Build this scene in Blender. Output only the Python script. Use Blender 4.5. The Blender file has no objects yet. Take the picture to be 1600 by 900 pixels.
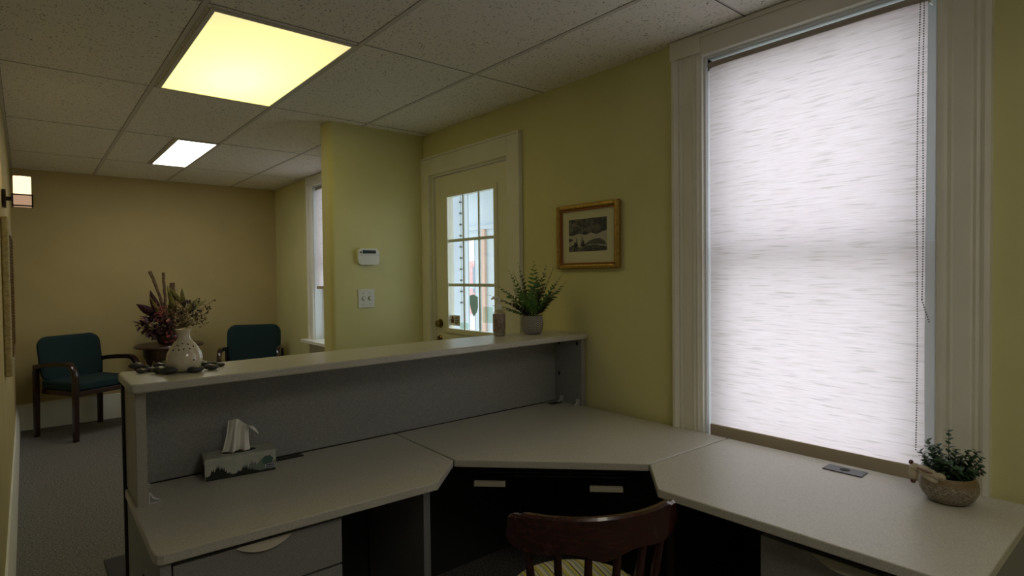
import bpy, bmesh, math, random
from mathutils import Vector, Matrix
R = math.radians
random.seed(7)
scene = bpy.context.scene
col = scene.collection

# ---------------------------------------------------------------- camera
CAM_Z = 1.37
YAW, PITCH, ROLL, FPX = R(40.153), R(-1.237), R(-0.627), 901.3
fwd = Vector((math.sin(YAW) * math.cos(PITCH), math.cos(YAW) * math.cos(PITCH), math.sin(PITCH)))
rt0 = Vector((math.cos(YAW), -math.sin(YAW), 0)); up0 = rt0.cross(fwd)
rt = rt0 * math.cos(ROLL) + up0 * math.sin(ROLL)
up = up0 * math.cos(ROLL) - rt0 * math.sin(ROLL)
cd = bpy.data.cameras.new('camera'); cam = bpy.data.objects.new('camera', cd); col.objects.link(cam)
cd.sensor_width = 36.0; cd.lens = FPX / 1600 * 36.0; cd.clip_start = 0.02; cd.clip_end = 200
m3 = Matrix((rt, up, -fwd)).transposed()
cam.matrix_world = Matrix.Translation((0, 0, CAM_Z)) @ m3.to_4x4()
scene.camera = cam

def at(px, py, ax, val):
    """point of the photograph's pixel on a real plane of the room"""
    d = fwd + rt * ((px - 800) / FPX) - up * ((py - 450) / FPX)
    t = (val - (0, 0, CAM_Z)[ax]) / d[ax]
    return Vector((0, 0, CAM_Z)) + d * t

# ---------------------------------------------------------------- world, exposure
w = bpy.data.worlds.new('world'); scene.world = w; w.use_nodes = True
bg = w.node_tree.nodes['Background']
SKY = 1.82
bg.inputs[0].default_value = (0.88, 0.94, 1.0, 1); bg.inputs[1].default_value = SKY
vs = scene.view_settings
vs.view_transform = 'Standard'; vs.look = 'None'; vs.gamma = 1; vs.exposure = 0.48; vs.use_curve_mapping = False
scene.cycles.max_bounces = 10; scene.cycles.diffuse_bounces = 6; scene.cycles.transparent_max_bounces = 12
BIG_LAMP, SMALL_LAMP, REAR_FILL, SCONCE = 0.78, 7.0, 3.6, 5.5

def portal(name, loc, sx, sy):
    l = bpy.data.lights.new(name, 'AREA'); l.shape = 'RECTANGLE'; l.size = sx; l.size_y = sy
    l.cycles.is_portal = True
    o = bpy.data.objects.new(name, l); col.objects.link(o); o.location = loc
    o.rotation_euler = (0, R(90), 0)      # emits towards -x, into the room
    return o
portal('window_portal', (2.47, 0.95, 1.46), 1.8, 0.9)
portal('window_portal', (2.47, 5.28, 1.53), 1.7, 1.0)
portal('door_portal', (2.47, 3.1, 1.46), 1.0, 0.6)

# ---------------------------------------------------------------- materials
MATS = {}
def mat(name, c, rough=0.6, metal=0.0, c2=None, scale=30.0, bump=0.0, bscale=None, stretch=(1, 1, 1), spec=0.5, lo=0.4, hi=0.6, coat=0.0, detail=3.0):
    if name in MATS: return MATS[name]
    m = bpy.data.materials.new(name); m.use_nodes = True; nt = m.node_tree; b = nt.nodes['Principled BSDF']
    b.inputs['Base Color'].default_value = (*c, 1); b.inputs['Roughness'].default_value = rough
    b.inputs['Metallic'].default_value = metal; b.inputs['Specular IOR Level'].default_value = spec
    b.inputs['Coat Weight'].default_value = coat
    if c2 is not None or bump:
        tc = nt.nodes.new('ShaderNodeTexCoord'); mp = nt.nodes.new('ShaderNodeMapping'); mp.inputs['Scale'].default_value = stretch
        nt.links.new(tc.outputs['Object'], mp.inputs['Vector'])
        nz = nt.nodes.new('ShaderNodeTexNoise'); nz.inputs['Scale'].default_value = scale; nz.inputs['Detail'].default_value = detail
        nt.links.new(mp.outputs[0], nz.inputs['Vector'])
        if c2 is not None:
            cr = nt.nodes.new('ShaderNodeValToRGB'); e = cr.color_ramp.elements
            e[0].position = lo; e[1].position = hi; e[0].color = (*c, 1); e[1].color = (*c2, 1)
            nt.links.new(nz.outputs['Fac'], cr.inputs[0]); nt.links.new(cr.outputs[0], b.inputs['Base Color'])
        if bump:
            n2 = nz
            if bscale:
                n2 = nt.nodes.new('ShaderNodeTexNoise'); n2.inputs['Scale'].default_value = bscale; n2.inputs['Detail'].default_value = 3
                nt.links.new(mp.outputs[0], n2.inputs['Vector'])
            bp = nt.nodes.new('ShaderNodeBump'); bp.inputs['Strength'].default_value = bump; bp.inputs['Distance'].default_value = 0.003
            nt.links.new(n2.outputs['Fac'], bp.inputs['Height']); nt.links.new(bp.outputs[0], b.inputs['Normal'])
    MATS[name] = m; return m

WALL = mat('wall_paint', (0.52, 0.425, 0.20), 0.75, c2=(0.55, 0.45, 0.215), scale=3, bump=0.12, bscale=180)
GREENWALL = mat('wall_paint_green', (0.68, 0.65, 0.32), 0.72, c2=(0.71, 0.68, 0.34), scale=3, bump=0.12, bscale=180)
TRIM = mat('white_trim_paint', (0.84, 0.83, 0.74), 0.45, c2=(0.80, 0.79, 0.70), scale=6, bump=0.06, bscale=60)
JAMB = mat('white_jamb_paint', (0.80, 0.83, 0.84), 0.5)
DOORP = mat('door_paint', (0.84, 0.83, 0.68), 0.45, c2=(0.81, 0.80, 0.65), scale=5)
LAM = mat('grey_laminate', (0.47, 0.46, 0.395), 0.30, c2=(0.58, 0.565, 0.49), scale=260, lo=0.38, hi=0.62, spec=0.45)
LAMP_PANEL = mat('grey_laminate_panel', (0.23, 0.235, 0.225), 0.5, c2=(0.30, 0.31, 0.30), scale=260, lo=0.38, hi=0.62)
EDGE = mat('laminate_edge_band', (0.34, 0.33, 0.28), 0.42, c2=(0.38, 0.37, 0.32), scale=500)
BEIGE = mat('beige_metal', (0.50, 0.46, 0.36), 0.4)
BLACK = mat('black_plastic', (0.012, 0.012, 0.013), 0.4)
DARK = mat('dark_panel', (0.035, 0.035, 0.036), 0.6)
GREYP = mat('grey_plastic', (0.10, 0.11, 0.125), 0.4)
WHITEP = mat('white_plastic', (0.75, 0.76, 0.70), 0.35)
CREAMP = mat('cream_plastic', (0.80, 0.78, 0.68), 0.4)
LCD = mat('lcd_glass', (0.03, 0.05, 0.06), 0.2)
GOLD = mat('gold_leaf', (0.46, 0.31, 0.09), 0.35, 0.8, c2=(0.36, 0.23, 0.06), scale=60, bump=0.1, bscale=200)
GOLDD = mat('dark_gold', (0.20, 0.12, 0.045), 0.45, 0.4)
MATB = mat('mat_board', (0.66, 0.64, 0.44), 0.8)
TEAL = mat('teal_fabric', (0.004, 0.020, 0.024), 0.9, c2=(0.006, 0.031, 0.036), scale=400, bump=0.2)
MAHOG = mat('dark_mahogany', (0.018, 0.006, 0.005), 0.25, c2=(0.035, 0.010, 0.008), scale=12, stretch=(1, 1, 6), coat=0.3)
DKWOOD = mat('dark_stained_wood', (0.035, 0.016, 0.010), 0.4, c2=(0.06, 0.028, 0.018), scale=14, coat=0.2)
CHAIRW = mat('mahogany_lacquer', (0.030, 0.008, 0.006), 0.25, c2=(0.055, 0.014, 0.010), scale=10, stretch=(2, 8, 8), coat=0.5)
CERAM = mat('cream_glaze', (0.72, 0.66, 0.50), 0.12, c2=(0.60, 0.53, 0.38), scale=160, lo=0.52, hi=0.72, coat=0.6)
HOLE = mat('dark_hole', (0.02, 0.016, 0.012), 0.8)
STONE = mat('black_pebble', (0.025, 0.027, 0.03), 0.32, c2=(0.05, 0.052, 0.055), scale=25)
TISS = mat('white_tissue', (0.86, 0.85, 0.80), 0.9)
BRASS = mat('aged_brass', (0.28, 0.19, 0.08), 0.3, 0.9)
BRONZE = mat('dark_bronze', (0.03, 0.022, 0.017), 0.45, 0.5)
CLEARP = mat('clear_bracket', (0.55, 0.56, 0.55), 0.25)
FERN = mat('fern_green', (0.08, 0.19, 0.04), 0.55, c2=(0.13, 0.27, 0.06), scale=20)
FERND = mat('fern_dark_green', (0.045, 0.085, 0.030), 0.55, c2=(0.085, 0.060, 0.045), scale=30)
SHRUB = mat('boxwood_green', (0.022, 0.060, 0.026), 0.5, c2=(0.045, 0.10, 0.04), scale=30)
SOIL = mat('soil', (0.03, 0.022, 0.015), 0.95, c2=(0.07, 0.05, 0.03), scale=80, bump=0.6)
STICK = mat('dried_branch', (0.17, 0.10, 0.05), 0.8, c2=(0.10, 0.055, 0.03), scale=30)
BURG = mat('burgundy_leaf', (0.028, 0.008, 0.011), 0.6, c2=(0.055, 0.015, 0.018), scale=30)
OLIVE = mat('olive_leaf', (0.19, 0.17, 0.03), 0.6, c2=(0.10, 0.09, 0.02), scale=25)
REDB = mat('red_berry', (0.20, 0.025, 0.02), 0.4)
BRONZEL = mat('dried_brown', (0.10, 0.055, 0.02), 0.7, c2=(0.16, 0.11, 0.03), scale=40)
PINK = mat('pink_blossom', (0.45, 0.20, 0.16), 0.7)
BUNNY = mat('cream_bunny', (0.52, 0.46, 0.34), 0.6, c2=(0.42, 0.36, 0.25), scale=40)
BUNBR = mat('brown_bunny', (0.12, 0.055, 0.035), 0.6)
CHAIN = mat('bead_steel', (0.22, 0.21, 0.19), 0.4, 0.3)
TAPE = mat('taupe_bar', (0.50, 0.41, 0.29), 0.6)
PORCHW = mat('porch_paint', (0.70, 0.79, 0.90), 0.6)
PORCHC = mat('porch_ceiling', (0.66, 0.68, 0.71), 0.7)
PWOOD = mat('orange_wood', (0.85, 0.58, 0.48), 0.6)
STEELB = mat('steel_blue_frame', (0.28, 0.36, 0.42), 0.5)
BRICK = mat('pink_brick', (0.75, 0.35, 0.33), 0.8, c2=(0.80, 0.50, 0.47), scale=6)

def ceiling_mat():
    m = bpy.data.materials.new('acoustic_tile'); m.use_nodes = True; nt = m.node_tree; b = nt.nodes['Principled BSDF']
    b.inputs['Roughness'].default_value = 0.9
    tc = nt.nodes.new('ShaderNodeTexCoord')
    n = nt.nodes.new('ShaderNodeTexNoise'); n.inputs['Scale'].default_value = 85; n.inputs['Detail'].default_value = 2.5; n.inputs['Roughness'].default_value = 0.65
    mp = nt.nodes.new('ShaderNodeMapping'); mp.inputs['Scale'].default_value = (1.5, 0.9, 1); mp.inputs['Rotation'].default_value = (0, 0, 0.5)
    nt.links.new(tc.outputs['Object'], mp.inputs[0]); nt.links.new(mp.outputs[0], n.inputs['Vector'])
    cr = nt.nodes.new('ShaderNodeValToRGB'); e = cr.color_ramp.elements
    e[0].position = 0.325; e[0].color = (0.16, 0.15, 0.12, 1); e[1].position = 0.39; e[1].color = (0.86, 0.83, 0.75, 1)
    nt.links.new(n.outputs['Fac'], cr.inputs[0]); nt.links.new(cr.outputs[0], b.inputs['Base Color'])
    bp = nt.nodes.new('ShaderNodeBump'); bp.inputs['Strength'].default_value = 0.5; bp.inputs['Distance'].default_value = 0.002
    nt.links.new(cr.outputs[0], bp.inputs['Height']); nt.links.new(bp.outputs[0], b.inputs['Normal'])
    return m
TILE = ceiling_mat()
GRID = mat('ceiling_grid_metal', (0.62, 0.59, 0.52), 0.5)
REVEAL = mat('grid_reveal', (0.10, 0.09, 0.075), 0.8)
CARPET = mat('grey_carpet', (0.07, 0.066, 0.06), 0.95, c2=(0.26, 0.25, 0.235), scale=110, lo=0.35, hi=0.68, bump=0.8, detail=6)

def emis(name, c, s, c2=None, corner=None):
    m = bpy.data.materials.new(name); m.use_nodes = True; nt = m.node_tree; nt.nodes.clear()
    o = nt.nodes.new('ShaderNodeOutputMaterial'); e = nt.nodes.new('ShaderNodeEmission'); nt.links.new(e.outputs[0], o.inputs[0])
    e.inputs[0].default_value = (*c, 1); e.inputs[1].default_value = s
    if c2:      # brighter where the tubes run behind the lens
        tc = nt.nodes.new('ShaderNodeTexCoord'); mp = nt.nodes.new('ShaderNodeMapping')
        mp.inputs['Location'].default_value = corner[0]; mp.inputs['Scale'].default_value = corner[1]
        nt.links.new(tc.outputs['Object'], mp.inputs[0])
        g = nt.nodes.new('ShaderNodeTexGradient'); g.gradient_type = 'QUADRATIC_SPHERE'; nt.links.new(mp.outputs[0], g.inputs[0])
        cr = nt.nodes.new('ShaderNodeValToRGB'); el = cr.color_ramp.elements
        el[0].color = (*c, 1); el[1].color = (*c2, 1); el[1].position = 0.75
        nt.links.new(g.outputs[1], cr.inputs[0]); nt.links.new(cr.outputs[0], e.inputs[0])
    return m
def fabric_mat():
    m = bpy.data.materials.new('slub_blind_fabric'); m.use_nodes = True; nt = m.node_tree; nt.nodes.clear()
    o = nt.nodes.new('ShaderNodeOutputMaterial'); mx = nt.nodes.new('ShaderNodeMixShader')
    d = nt.nodes.new('ShaderNodeBsdfDiffuse'); t = nt.nodes.new('ShaderNodeBsdfTranslucent')
    tc = nt.nodes.new('ShaderNodeTexCoord'); mp = nt.nodes.new('ShaderNodeMapping'); mp.inputs['Scale'].default_value = (1, 4.5, 88)
    n = nt.nodes.new('ShaderNodeTexNoise'); n.inputs['Scale'].default_value = 1.6; n.inputs['Detail'].default_value = 4
    nt.links.new(tc.outputs['Object'], mp.inputs[0]); nt.links.new(mp.outputs[0], n.inputs['Vector'])
    cr = nt.nodes.new('ShaderNodeValToRGB'); e = cr.color_ramp.elements
    e[0].position = 0.33; e[0].color = (0.72, 0.62, 0.59, 1); e[1].position = 0.45; e[1].color = (0.93, 0.80, 0.80, 1)
    nt.links.new(n.outputs['Fac'], cr.inputs[0])
    mp2 = nt.nodes.new('ShaderNodeMapping'); mp2.inputs['Scale'].default_value = (1, 7, 190); nt.links.new(tc.outputs['Object'], mp2.inputs[0])
    n2 = nt.nodes.new('ShaderNodeTexNoise'); n2.inputs['Scale'].default_value = 1.3; n2.inputs['Detail'].default_value = 2; nt.links.new(mp2.outputs[0], n2.inputs['Vector'])
    c2 = nt.nodes.new('ShaderNodeValToRGB'); e = c2.color_ramp.elements; e[0].position = .35; e[0].color = (.90, .885, .87, 1); e[1].position = .6; e[1].color = (1, 1, 1, 1)
    nt.links.new(n2.outputs['Fac'], c2.inputs[0]); ml = nt.nodes.new('ShaderNodeMix'); ml.data_type = 'RGBA'; ml.blend_type = 'MULTIPLY'; ml.inputs['Factor'].default_value = 1
    nt.links.new(cr.outputs[0], ml.inputs['A']); nt.links.new(c2.outputs[0], ml.inputs['B'])
    nt.links.new(ml.outputs['Result'], t.inputs[0]); d.inputs[0].default_value = (0.72, 0.66, 0.62, 1)
    mx.inputs[0].default_value = 0.78
    nt.links.new(d.outputs[0], mx.inputs[1]); nt.links.new(t.outputs[0], mx.inputs[2]); nt.links.new(mx.outputs[0], o.inputs[0])
    return m
FABRIC = fabric_mat()
def glass_mat(name, tint=(1, 1, 1), gl=0.08, rough=0.0):
    m = bpy.data.materials.new(name); m.use_nodes = True; nt = m.node_tree; nt.nodes.clear()
    o = nt.nodes.new('ShaderNodeOutputMaterial'); mx = nt.nodes.new('ShaderNodeMixShader')
    t = nt.nodes.new('ShaderNodeBsdfTransparent'); g = nt.nodes.new('ShaderNodeBsdfGlossy'); t.inputs[0].default_value = (*tint, 1)
    g.inputs['Roughness'].default_value = rough; mx.inputs[0].default_value = gl
    nt.links.new(t.outputs[0], mx.inputs[1]); nt.links.new(g.outputs[0], mx.inputs[2]); nt.links.new(mx.outputs[0], o.inputs[0])
    return m
GLASS = glass_mat('window_glass', (0.95, 0.97, 0.98), 0.05)
BOTTLE = glass_mat('clear_bottle', (0.86, 0.84, 0.82), 0.13, 0.05)
STKFILM = glass_mat('sticker_film', (0.80, 0.88, 0.82), 0.02, 0.4)
def stripe_mat():
    m = bpy.data.materials.new('striped_cushion'); m.use_nodes = True; nt = m.node_tree; b = nt.nodes['Principled BSDF']
    b.inputs['Roughness'].default_value = 0.9
    tc = nt.nodes.new('ShaderNodeTexCoord'); mp = nt.nodes.new('ShaderNodeMapping'); mp.inputs['Scale'].default_value = (14.0, 14.0, 14.0)
    mp.inputs['Rotation'].default_value = (0, 0, R(-8))
    sp = nt.nodes.new('ShaderNodeSeparateXYZ'); fr = nt.nodes.new('ShaderNodeMath'); fr.operation = 'FRACT'
    cr = nt.nodes.new('ShaderNodeValToRGB'); cr.color_ramp.interpolation = 'CONSTANT'; e = cr.color_ramp.elements
    cols = [(0, (0.50, 0.46, 0.08)), (0.16, (0.62, 0.58, 0.42)), (0.30, (0.36, 0.36, 0.24)), (0.42, (0.55, 0.50, 0.10)),
            (0.55, (0.04, 0.05, 0.05)), (0.60, (0.60, 0.56, 0.40)), (0.74, (0.33, 0.36, 0.28)), (0.86, (0.58, 0.54, 0.30)), (0.96, (0.10, 0.10, 0.07))]
    e[0].color = (*cols[0][1], 1); e[1].position = cols[1][0]; e[1].color = (*cols[1][1], 1)
    for p, c in cols[2:]:
        k = e.new(p); k.color = (*c, 1)
    nt.links.new(tc.outputs['Object'], mp.inputs[0]); nt.links.new(mp.outputs[0], sp.inputs[0])
    nt.links.new(sp.outputs[0], fr.inputs[0]); nt.links.new(fr.outputs[0], cr.inputs[0]); nt.links.new(cr.outputs[0], b.inputs['Base Color'])
    return m
STRIPE = stripe_mat()
def pot_mat():
    m = bpy.data.materials.new('glazed_basket_pot'); m.use_nodes = True; nt = m.node_tree; b = nt.nodes['Principled BSDF']
    b.inputs['Roughness'].default_value = 0.38
    tc = nt.nodes.new('ShaderNodeTexCoord'); sp = nt.nodes.new('ShaderNodeSeparateXYZ'); nt.links.new(tc.outputs['Object'], sp.inputs[0])
    mp = nt.nodes.new('ShaderNodeMapping'); mp.inputs['Scale'].default_value = (1, 1, 2.2); nt.links.new(tc.outputs['Object'], mp.inputs[0])
    n = nt.nodes.new('ShaderNodeTexNoise'); n.inputs['Scale'].default_value = 170; n.inputs['Detail'].default_value = 4; nt.links.new(mp.outputs[0], n.inputs['Vector'])
    c1 = nt.nodes.new('ShaderNodeValToRGB'); e = c1.color_ramp.elements
    e[0].position = 0.40; e[0].color = (0.13, 0.105, 0.075, 1); e[1].position = 0.62; e[1].color = (0.40, 0.35, 0.26, 1)
    nt.links.new(n.outputs['Fac'], c1.inputs[0])
    mr = nt.nodes.new('ShaderNodeMapRange'); mr.inputs['From Min'].default_value = 0.052; mr.inputs['From Max'].default_value = 0.066
    nt.links.new(sp.outputs[2], mr.inputs['Value'])
    mx = nt.nodes.new('ShaderNodeMix'); mx.data_type = 'RGBA'
    nt.links.new(mr.outputs[0], mx.inputs['Factor']); nt.links.new(c1.outputs[0], mx.inputs['A']); mx.inputs['B'].default_value = (0.20, 0.135, 0.055, 1)
    nt.links.new(mx.outputs['Result'], b.inputs['Base Color'])
    bp = nt.nodes.new('ShaderNodeBump'); bp.inputs['Strength'].default_value = 0.7; bp.inputs['Distance'].default_value = 0.003
    nt.links.new(n.outputs['Fac'], bp.inputs['Height']); nt.links.new(bp.outputs[0], b.inputs['Normal'])
    return m
POT = pot_mat()
def wave_pot_mat():
    m = bpy.data.materials.new('grey_embossed_pot'); m.use_nodes = True; nt = m.node_tree; b = nt.nodes['Principled BSDF']
    b.inputs['Roughness'].default_value = 0.6
    tc = nt.nodes.new('ShaderNodeTexCoord'); mp = nt.nodes.new('ShaderNodeMapping'); mp.inputs['Scale'].default_value = (1, 1, 1)
    nt.links.new(tc.outputs['Object'], mp.inputs[0])
    wv = nt.nodes.new('ShaderNodeTexWave'); wv.wave_type = 'RINGS'; wv.rings_direction = 'SPHERICAL'
    # angle-based scallops: rings around points spaced about the pot
    sp = nt.nodes.new('ShaderNodeSeparateXYZ'); nt.links.new(mp.outputs[0], sp.inputs[0])
    an = nt.nodes.new('ShaderNodeMath'); an.operation = 'ARCTAN2'; nt.links.new(sp.outputs[1], an.inputs[0]); nt.links.new(sp.outputs[0], an.inputs[1])
    mu = nt.nodes.new('ShaderNodeMath'); mu.operation = 'MULTIPLY'; mu.inputs[1].default_value = 7 / (2 * math.pi); nt.links.new(an.outputs[0], mu.inputs[0])
    pg = nt.nodes.new('ShaderNodeMath'); pg.operation = 'PINGPONG'; pg.inputs[1].default_value = 0.5; nt.links.new(mu.outputs[0], pg.inputs[0])
    cb = nt.nodes.new('ShaderNodeCombineXYZ'); nt.links.new(pg.outputs[0], cb.inputs[0])
    zz = nt.nodes.new('ShaderNodeMath'); zz.operation = 'MULTIPLY'; zz.inputs[1].default_value = 9; nt.links.new(sp.outputs[2], zz.inputs[0]); nt.links.new(zz.outputs[0], cb.inputs[1])
    nt.links.new(cb.outputs[0], wv.inputs['Vector']); wv.inputs['Scale'].default_value = 3.6
    cr = nt.nodes.new('ShaderNodeValToRGB'); e = cr.color_ramp.elements
    e[0].position = 0.3; e[0].color = (0.13, 0.12, 0.11, 1); e[1].position = 0.7; e[1].color = (0.50, 0.47, 0.44, 1)
    nt.links.new(wv.outputs['Fac'], cr.inputs[0]); nt.links.new(cr.outputs[0], b.inputs['Base Color'])
    bp = nt.nodes.new('ShaderNodeBump'); bp.inputs['Strength'].default_value = 0.5; bp.inputs['Distance'].default_value = 0.003
    nt.links.new(wv.outputs['Fac'], bp.inputs['Height']); nt.links.new(bp.outputs[0], b.inputs['Normal'])
    return m
WPOT = wave_pot_mat()

# ---------------------------------------------------------------- mesh helpers
class MB:
    def __init__(s): s.bm = bmesh.new()
    def box(s, x0, x1, y0, y1, z0, z1, M=None):
        v = [s.bm.verts.new((x, y, z)) for z in (z0, z1) for y in (y0, y1) for x in (x0, x1)]
        for f in ((0, 2, 3, 1), (4, 5, 7, 6), (0, 1, 5, 4), (2, 6, 7, 3), (0, 4, 6, 2), (1, 3, 7, 5)): s.bm.faces.new([v[i] for i in f])
        if M: bmesh.ops.transform(s.bm, matrix=M, verts=v)
        return s
    def prism(s, pts, a0, a1, axis=2, M=None):
        def P(u, v_, a): return {2: (u, v_, a), 1: (u, a, v_), 0: (a, u, v_)}[axis]
        lo = [s.bm.verts.new(P(u, v_, a0)) for u, v_ in pts]; hi = [s.bm.verts.new(P(u, v_, a1)) for u, v_ in pts]
        n = len(pts)
        s.bm.faces.new(lo[::-1]); s.bm.faces.new(hi)
        for i in range(n): s.bm.faces.new((lo[i], lo[(i + 1) % n], hi[(i + 1) % n], hi[i]))
        if M: bmesh.ops.transform(s.bm, matrix=M, verts=lo + hi)
        return s
    def tube(s, pts, rad, n=10, caps=True, flat=None, square=False):
        pts = [Vector(p) for p in pts]
        if not hasattr(rad, '__len__'): rad = [rad] * len(pts)
        rings = []; prev = None
        for i, p in enumerate(pts):
            t = (pts[min(i + 1, len(pts) - 1)] - pts[max(i - 1, 0)]).normalized()
            if prev is None:
                a = Vector((1, 0, 0)) if abs(t.x) < 0.8 else Vector((0, 1, 0))
                prev = (a - t * a.dot(t)).normalized()
            u = (prev - t * prev.dot(t)).normalized(); prev = u; v_ = t.cross(u)
            ring = []
            for k in range(n):
                th = 2 * math.pi * (k + (0.5 if square else 0)) / n; cx, sy = math.cos(th), math.sin(th)
                if square:
                    q = (abs(cx) ** 5 + abs(sy) ** 5) ** (-1 / 5); cx *= q; sy *= q
                if flat: sy *= flat
                ring.append(s.bm.verts.new(p + (u * cx + v_ * sy) * rad[i]))
            rings.append(ring)
        for a, b in zip(rings, rings[1:]):
            for k in range(n): s.bm.faces.new((a[k], a[(k + 1) % n], b[(k + 1) % n], b[k]))
        if caps: s.bm.faces.new(rings[0][::-1]); s.bm.faces.new(rings[-1])
        return s
    def lathe(s, prof, n=32, c=(0, 0, 0), sx=1.0, sy=1.0):
        rings = []
        for r, z in prof:
            rings.append([s.bm.verts.new((c[0] + sx * r * math.cos(2 * math.pi * k / n), c[1] + sy * r * math.sin(2 * math.pi * k / n), c[2] + z)) for k in range(n)])
        for a, b in zip(rings, rings[1:]):
            for k in range(n): s.bm.faces.new((a[k], a[(k + 1) % n], b[(k + 1) % n], b[k]))
        s.bm.faces.new(rings[0][::-1]); s.bm.faces.new(rings[-1])
        return s
    def ball(s, c, r, seg=12, M=None):
        if not hasattr(r, '__len__'): r = (r, r, r)
        mt = Matrix.Translation(c) @ (M or Matrix()) @ Matrix.Diagonal((*r, 1))
        bmesh.ops.create_uvsphere(s.bm, u_segments=seg, v_segments=max(6, seg // 2 + 2), radius=1, matrix=mt)
        return s
    def face(s, pts): s.bm.faces.new([s.bm.verts.new(p) for p in pts]); return s
    def leaf(s, p, d, n_, L, W, curl=0.15, seg=3):
        """pointed leaf from p along d, flat side towards n_"""
        d = Vector(d).normalized(); n_ = Vector(n_); side = d.cross(n_)
        if side.length < 1e-4: side = d.orthogonal()
        side.normalize(); n_ = side.cross(d); p = Vector(p)
        L1, R1 = [], []; mid = []
        for i in range(seg + 1):
            t = i / seg; wd = W * 0.5 * math.sin(math.pi * min(1, (0.08 + 0.92 * t) ** 0.8)) if i < seg else 0.0005
            c = p + d * (L * t) - n_ * (curl * L * t * t)
            mid.append(s.bm.verts.new(c)); L1.append(s.bm.verts.new(c + side * wd + n_ * wd * 0.25)); R1.append(s.bm.verts.new(c - side * wd + n_ * wd * 0.25))
        for i in range(seg):
            s.bm.faces.new((mid[i], mid[i + 1], L1[i + 1], L1[i])); s.bm.faces.new((R1[i], R1[i + 1], mid[i + 1], mid[i]))
        return s
    def build(s, name, material, parent=None, bevel=0.0, bseg=2, subsurf=0, loc=None, smooth=35, solid=0.0):
        me = bpy.data.meshes.new(name)
        bmesh.ops.recalc_face_normals(s.bm, faces=s.bm.faces[:])
        s.bm.to_mesh(me); s.bm.free()
        me.materials.append(material)
        me.polygons.foreach_set('use_smooth', [True] * len(me.polygons)); me.set_sharp_from_angle(angle=R(smooth))
        o = bpy.data.objects.new(name, me); col.objects.link(o)
        if parent: o.parent = parent
        if loc is not None: o.location = loc
        if solid: md = o.modifiers.new('solid', 'SOLIDIFY'); md.thickness = solid; md.offset = 0
        if bevel:
            md = o.modifiers.new('bevel', 'BEVEL'); md.width = bevel; md.segments = bseg; md.limit_method = 'ANGLE'; md.angle_limit = R(40)
            md.harden_normals = True
        if subsurf: md = o.modifiers.new('sub', 'SUBSURF'); md.levels = subsurf; md.render_levels = subsurf
        return o

def bx(name, m, b, parent=None, bevel=0.0, **k): return MB().box(*b).build(name, m, parent, bevel, **k)
def tag(o, label, cat, group=None):
    o['label'] = label; o['category'] = cat
    if group: o['group'] = group
    return o
def thing(name, label, cat, loc=(0, 0, 0), rz=0.0, group=None):
    o = bpy.data.objects.new(name, None); col.objects.link(o); o.location = loc; o.rotation_euler = (0, 0, rz)
    o.empty_display_size = 0.1
    return tag(o, label, cat, group)
def struct(o): o['kind'] = 'structure'; return o
def rootstruct(name):
    o = bpy.data.objects.new(name, None); col.objects.link(o); return struct(o)
def rrect(cx, cz, w_, h, r, n=5):
    P = []
    for (sx_, sz_, a0_) in ((1, 1, 0), (-1, 1, 90), (-1, -1, 180), (1, -1, 270)):
        for k in range(n): a = R(a0_ + 90 * k / (n - 1)); P.append((cx + sx_ * (w_ / 2 - r) + r * math.cos(a), cz + sz_ * (h / 2 - r) + r * math.sin(a)))
    return P
def bez(p0, p1, p2, n=8):
    p0, p1, p2 = Vector(p0), Vector(p1), Vector(p2)
    return [p0 * (1 - t) ** 2 + p1 * 2 * t * (1 - t) + p2 * t * t for t in [i / (n - 1) for i in range(n)]]
def text(name, s_, size, m, M, parent=None, depth=0.0002):
    c = bpy.data.curves.new(name, 'FONT'); c.body = s_; c.size = size; c.align_x = 'CENTER'; c.align_y = 'CENTER'; c.extrude = depth
    o = bpy.data.objects.new(name, c); col.objects.link(o); c.materials.append(m)
    o.matrix_local = M
    bpy.context.view_layer.update()
    me = bpy.data.meshes.new_from_object(o.evaluated_get(bpy.context.evaluated_depsgraph_get())); me.name = name
    bpy.data.objects.remove(o); o = bpy.data.objects.new(name, me); col.objects.link(o)
    if not me.materials: me.materials.append(m)
    o.parent = parent; o.matrix_local = M
    return o

# ---------------------------------------------------------------- the room
XR, XL, YF, ZC, YB = 2.243, -0.085, 6.92, 2.393, -2.6
XW = -1.9; YL = 2.55          # the room widens to the left behind the camera's line
TH = 0.22
struct(bx('floor', CARPET, (XW - .1, XR, YB - .1, YF + .1, -.1, 0)))
c_ = bx('ceiling', TILE, (XW - .1, XR, YB - .1, YF + .1, ZC, ZC + .1)); struct(c_)
# lay-in grid: runners every 2 ft across and cross tees every 4 ft
g = MB(); gw = 0.010; g2 = MB()
GX = [0.532 - .6126 * k for k in range(4, 0, -1)] + [0.532, 1.151, 1.772]
GY = [2.368 + 1.2 * k for k in range(-4, 4)]
for x in GX:
    y1_ = YL if x < XL else YF
    g.box(x - gw, x + gw, YB, y1_, ZC - .002, ZC + .001)
    for s_ in (-1, 1): g2.box(x + s_ * gw - .0016, x + s_ * gw + .0016, YB, y1_, ZC - .0012, ZC + .001)
for y in GY:
    x0_ = XW if y < YL else XL
    g2.box(x0_, XR, y - .0028, y + .0028, ZC - .0013, ZC + .001)
    g.box(x0_, XR, y - .0075, y - .0028, ZC - .0014, ZC + .001)
g.box(0.846, 0.862, GY[6], GY[7], ZC - .0022, ZC + .001); g2.box(0.843, 0.846, GY[6], GY[7], ZC - .0012, ZC + .001)
g2.build('grid_shadow_reveal', REVEAL, c_)
gr = g.build('ceiling_grid', GRID, c_)
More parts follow.
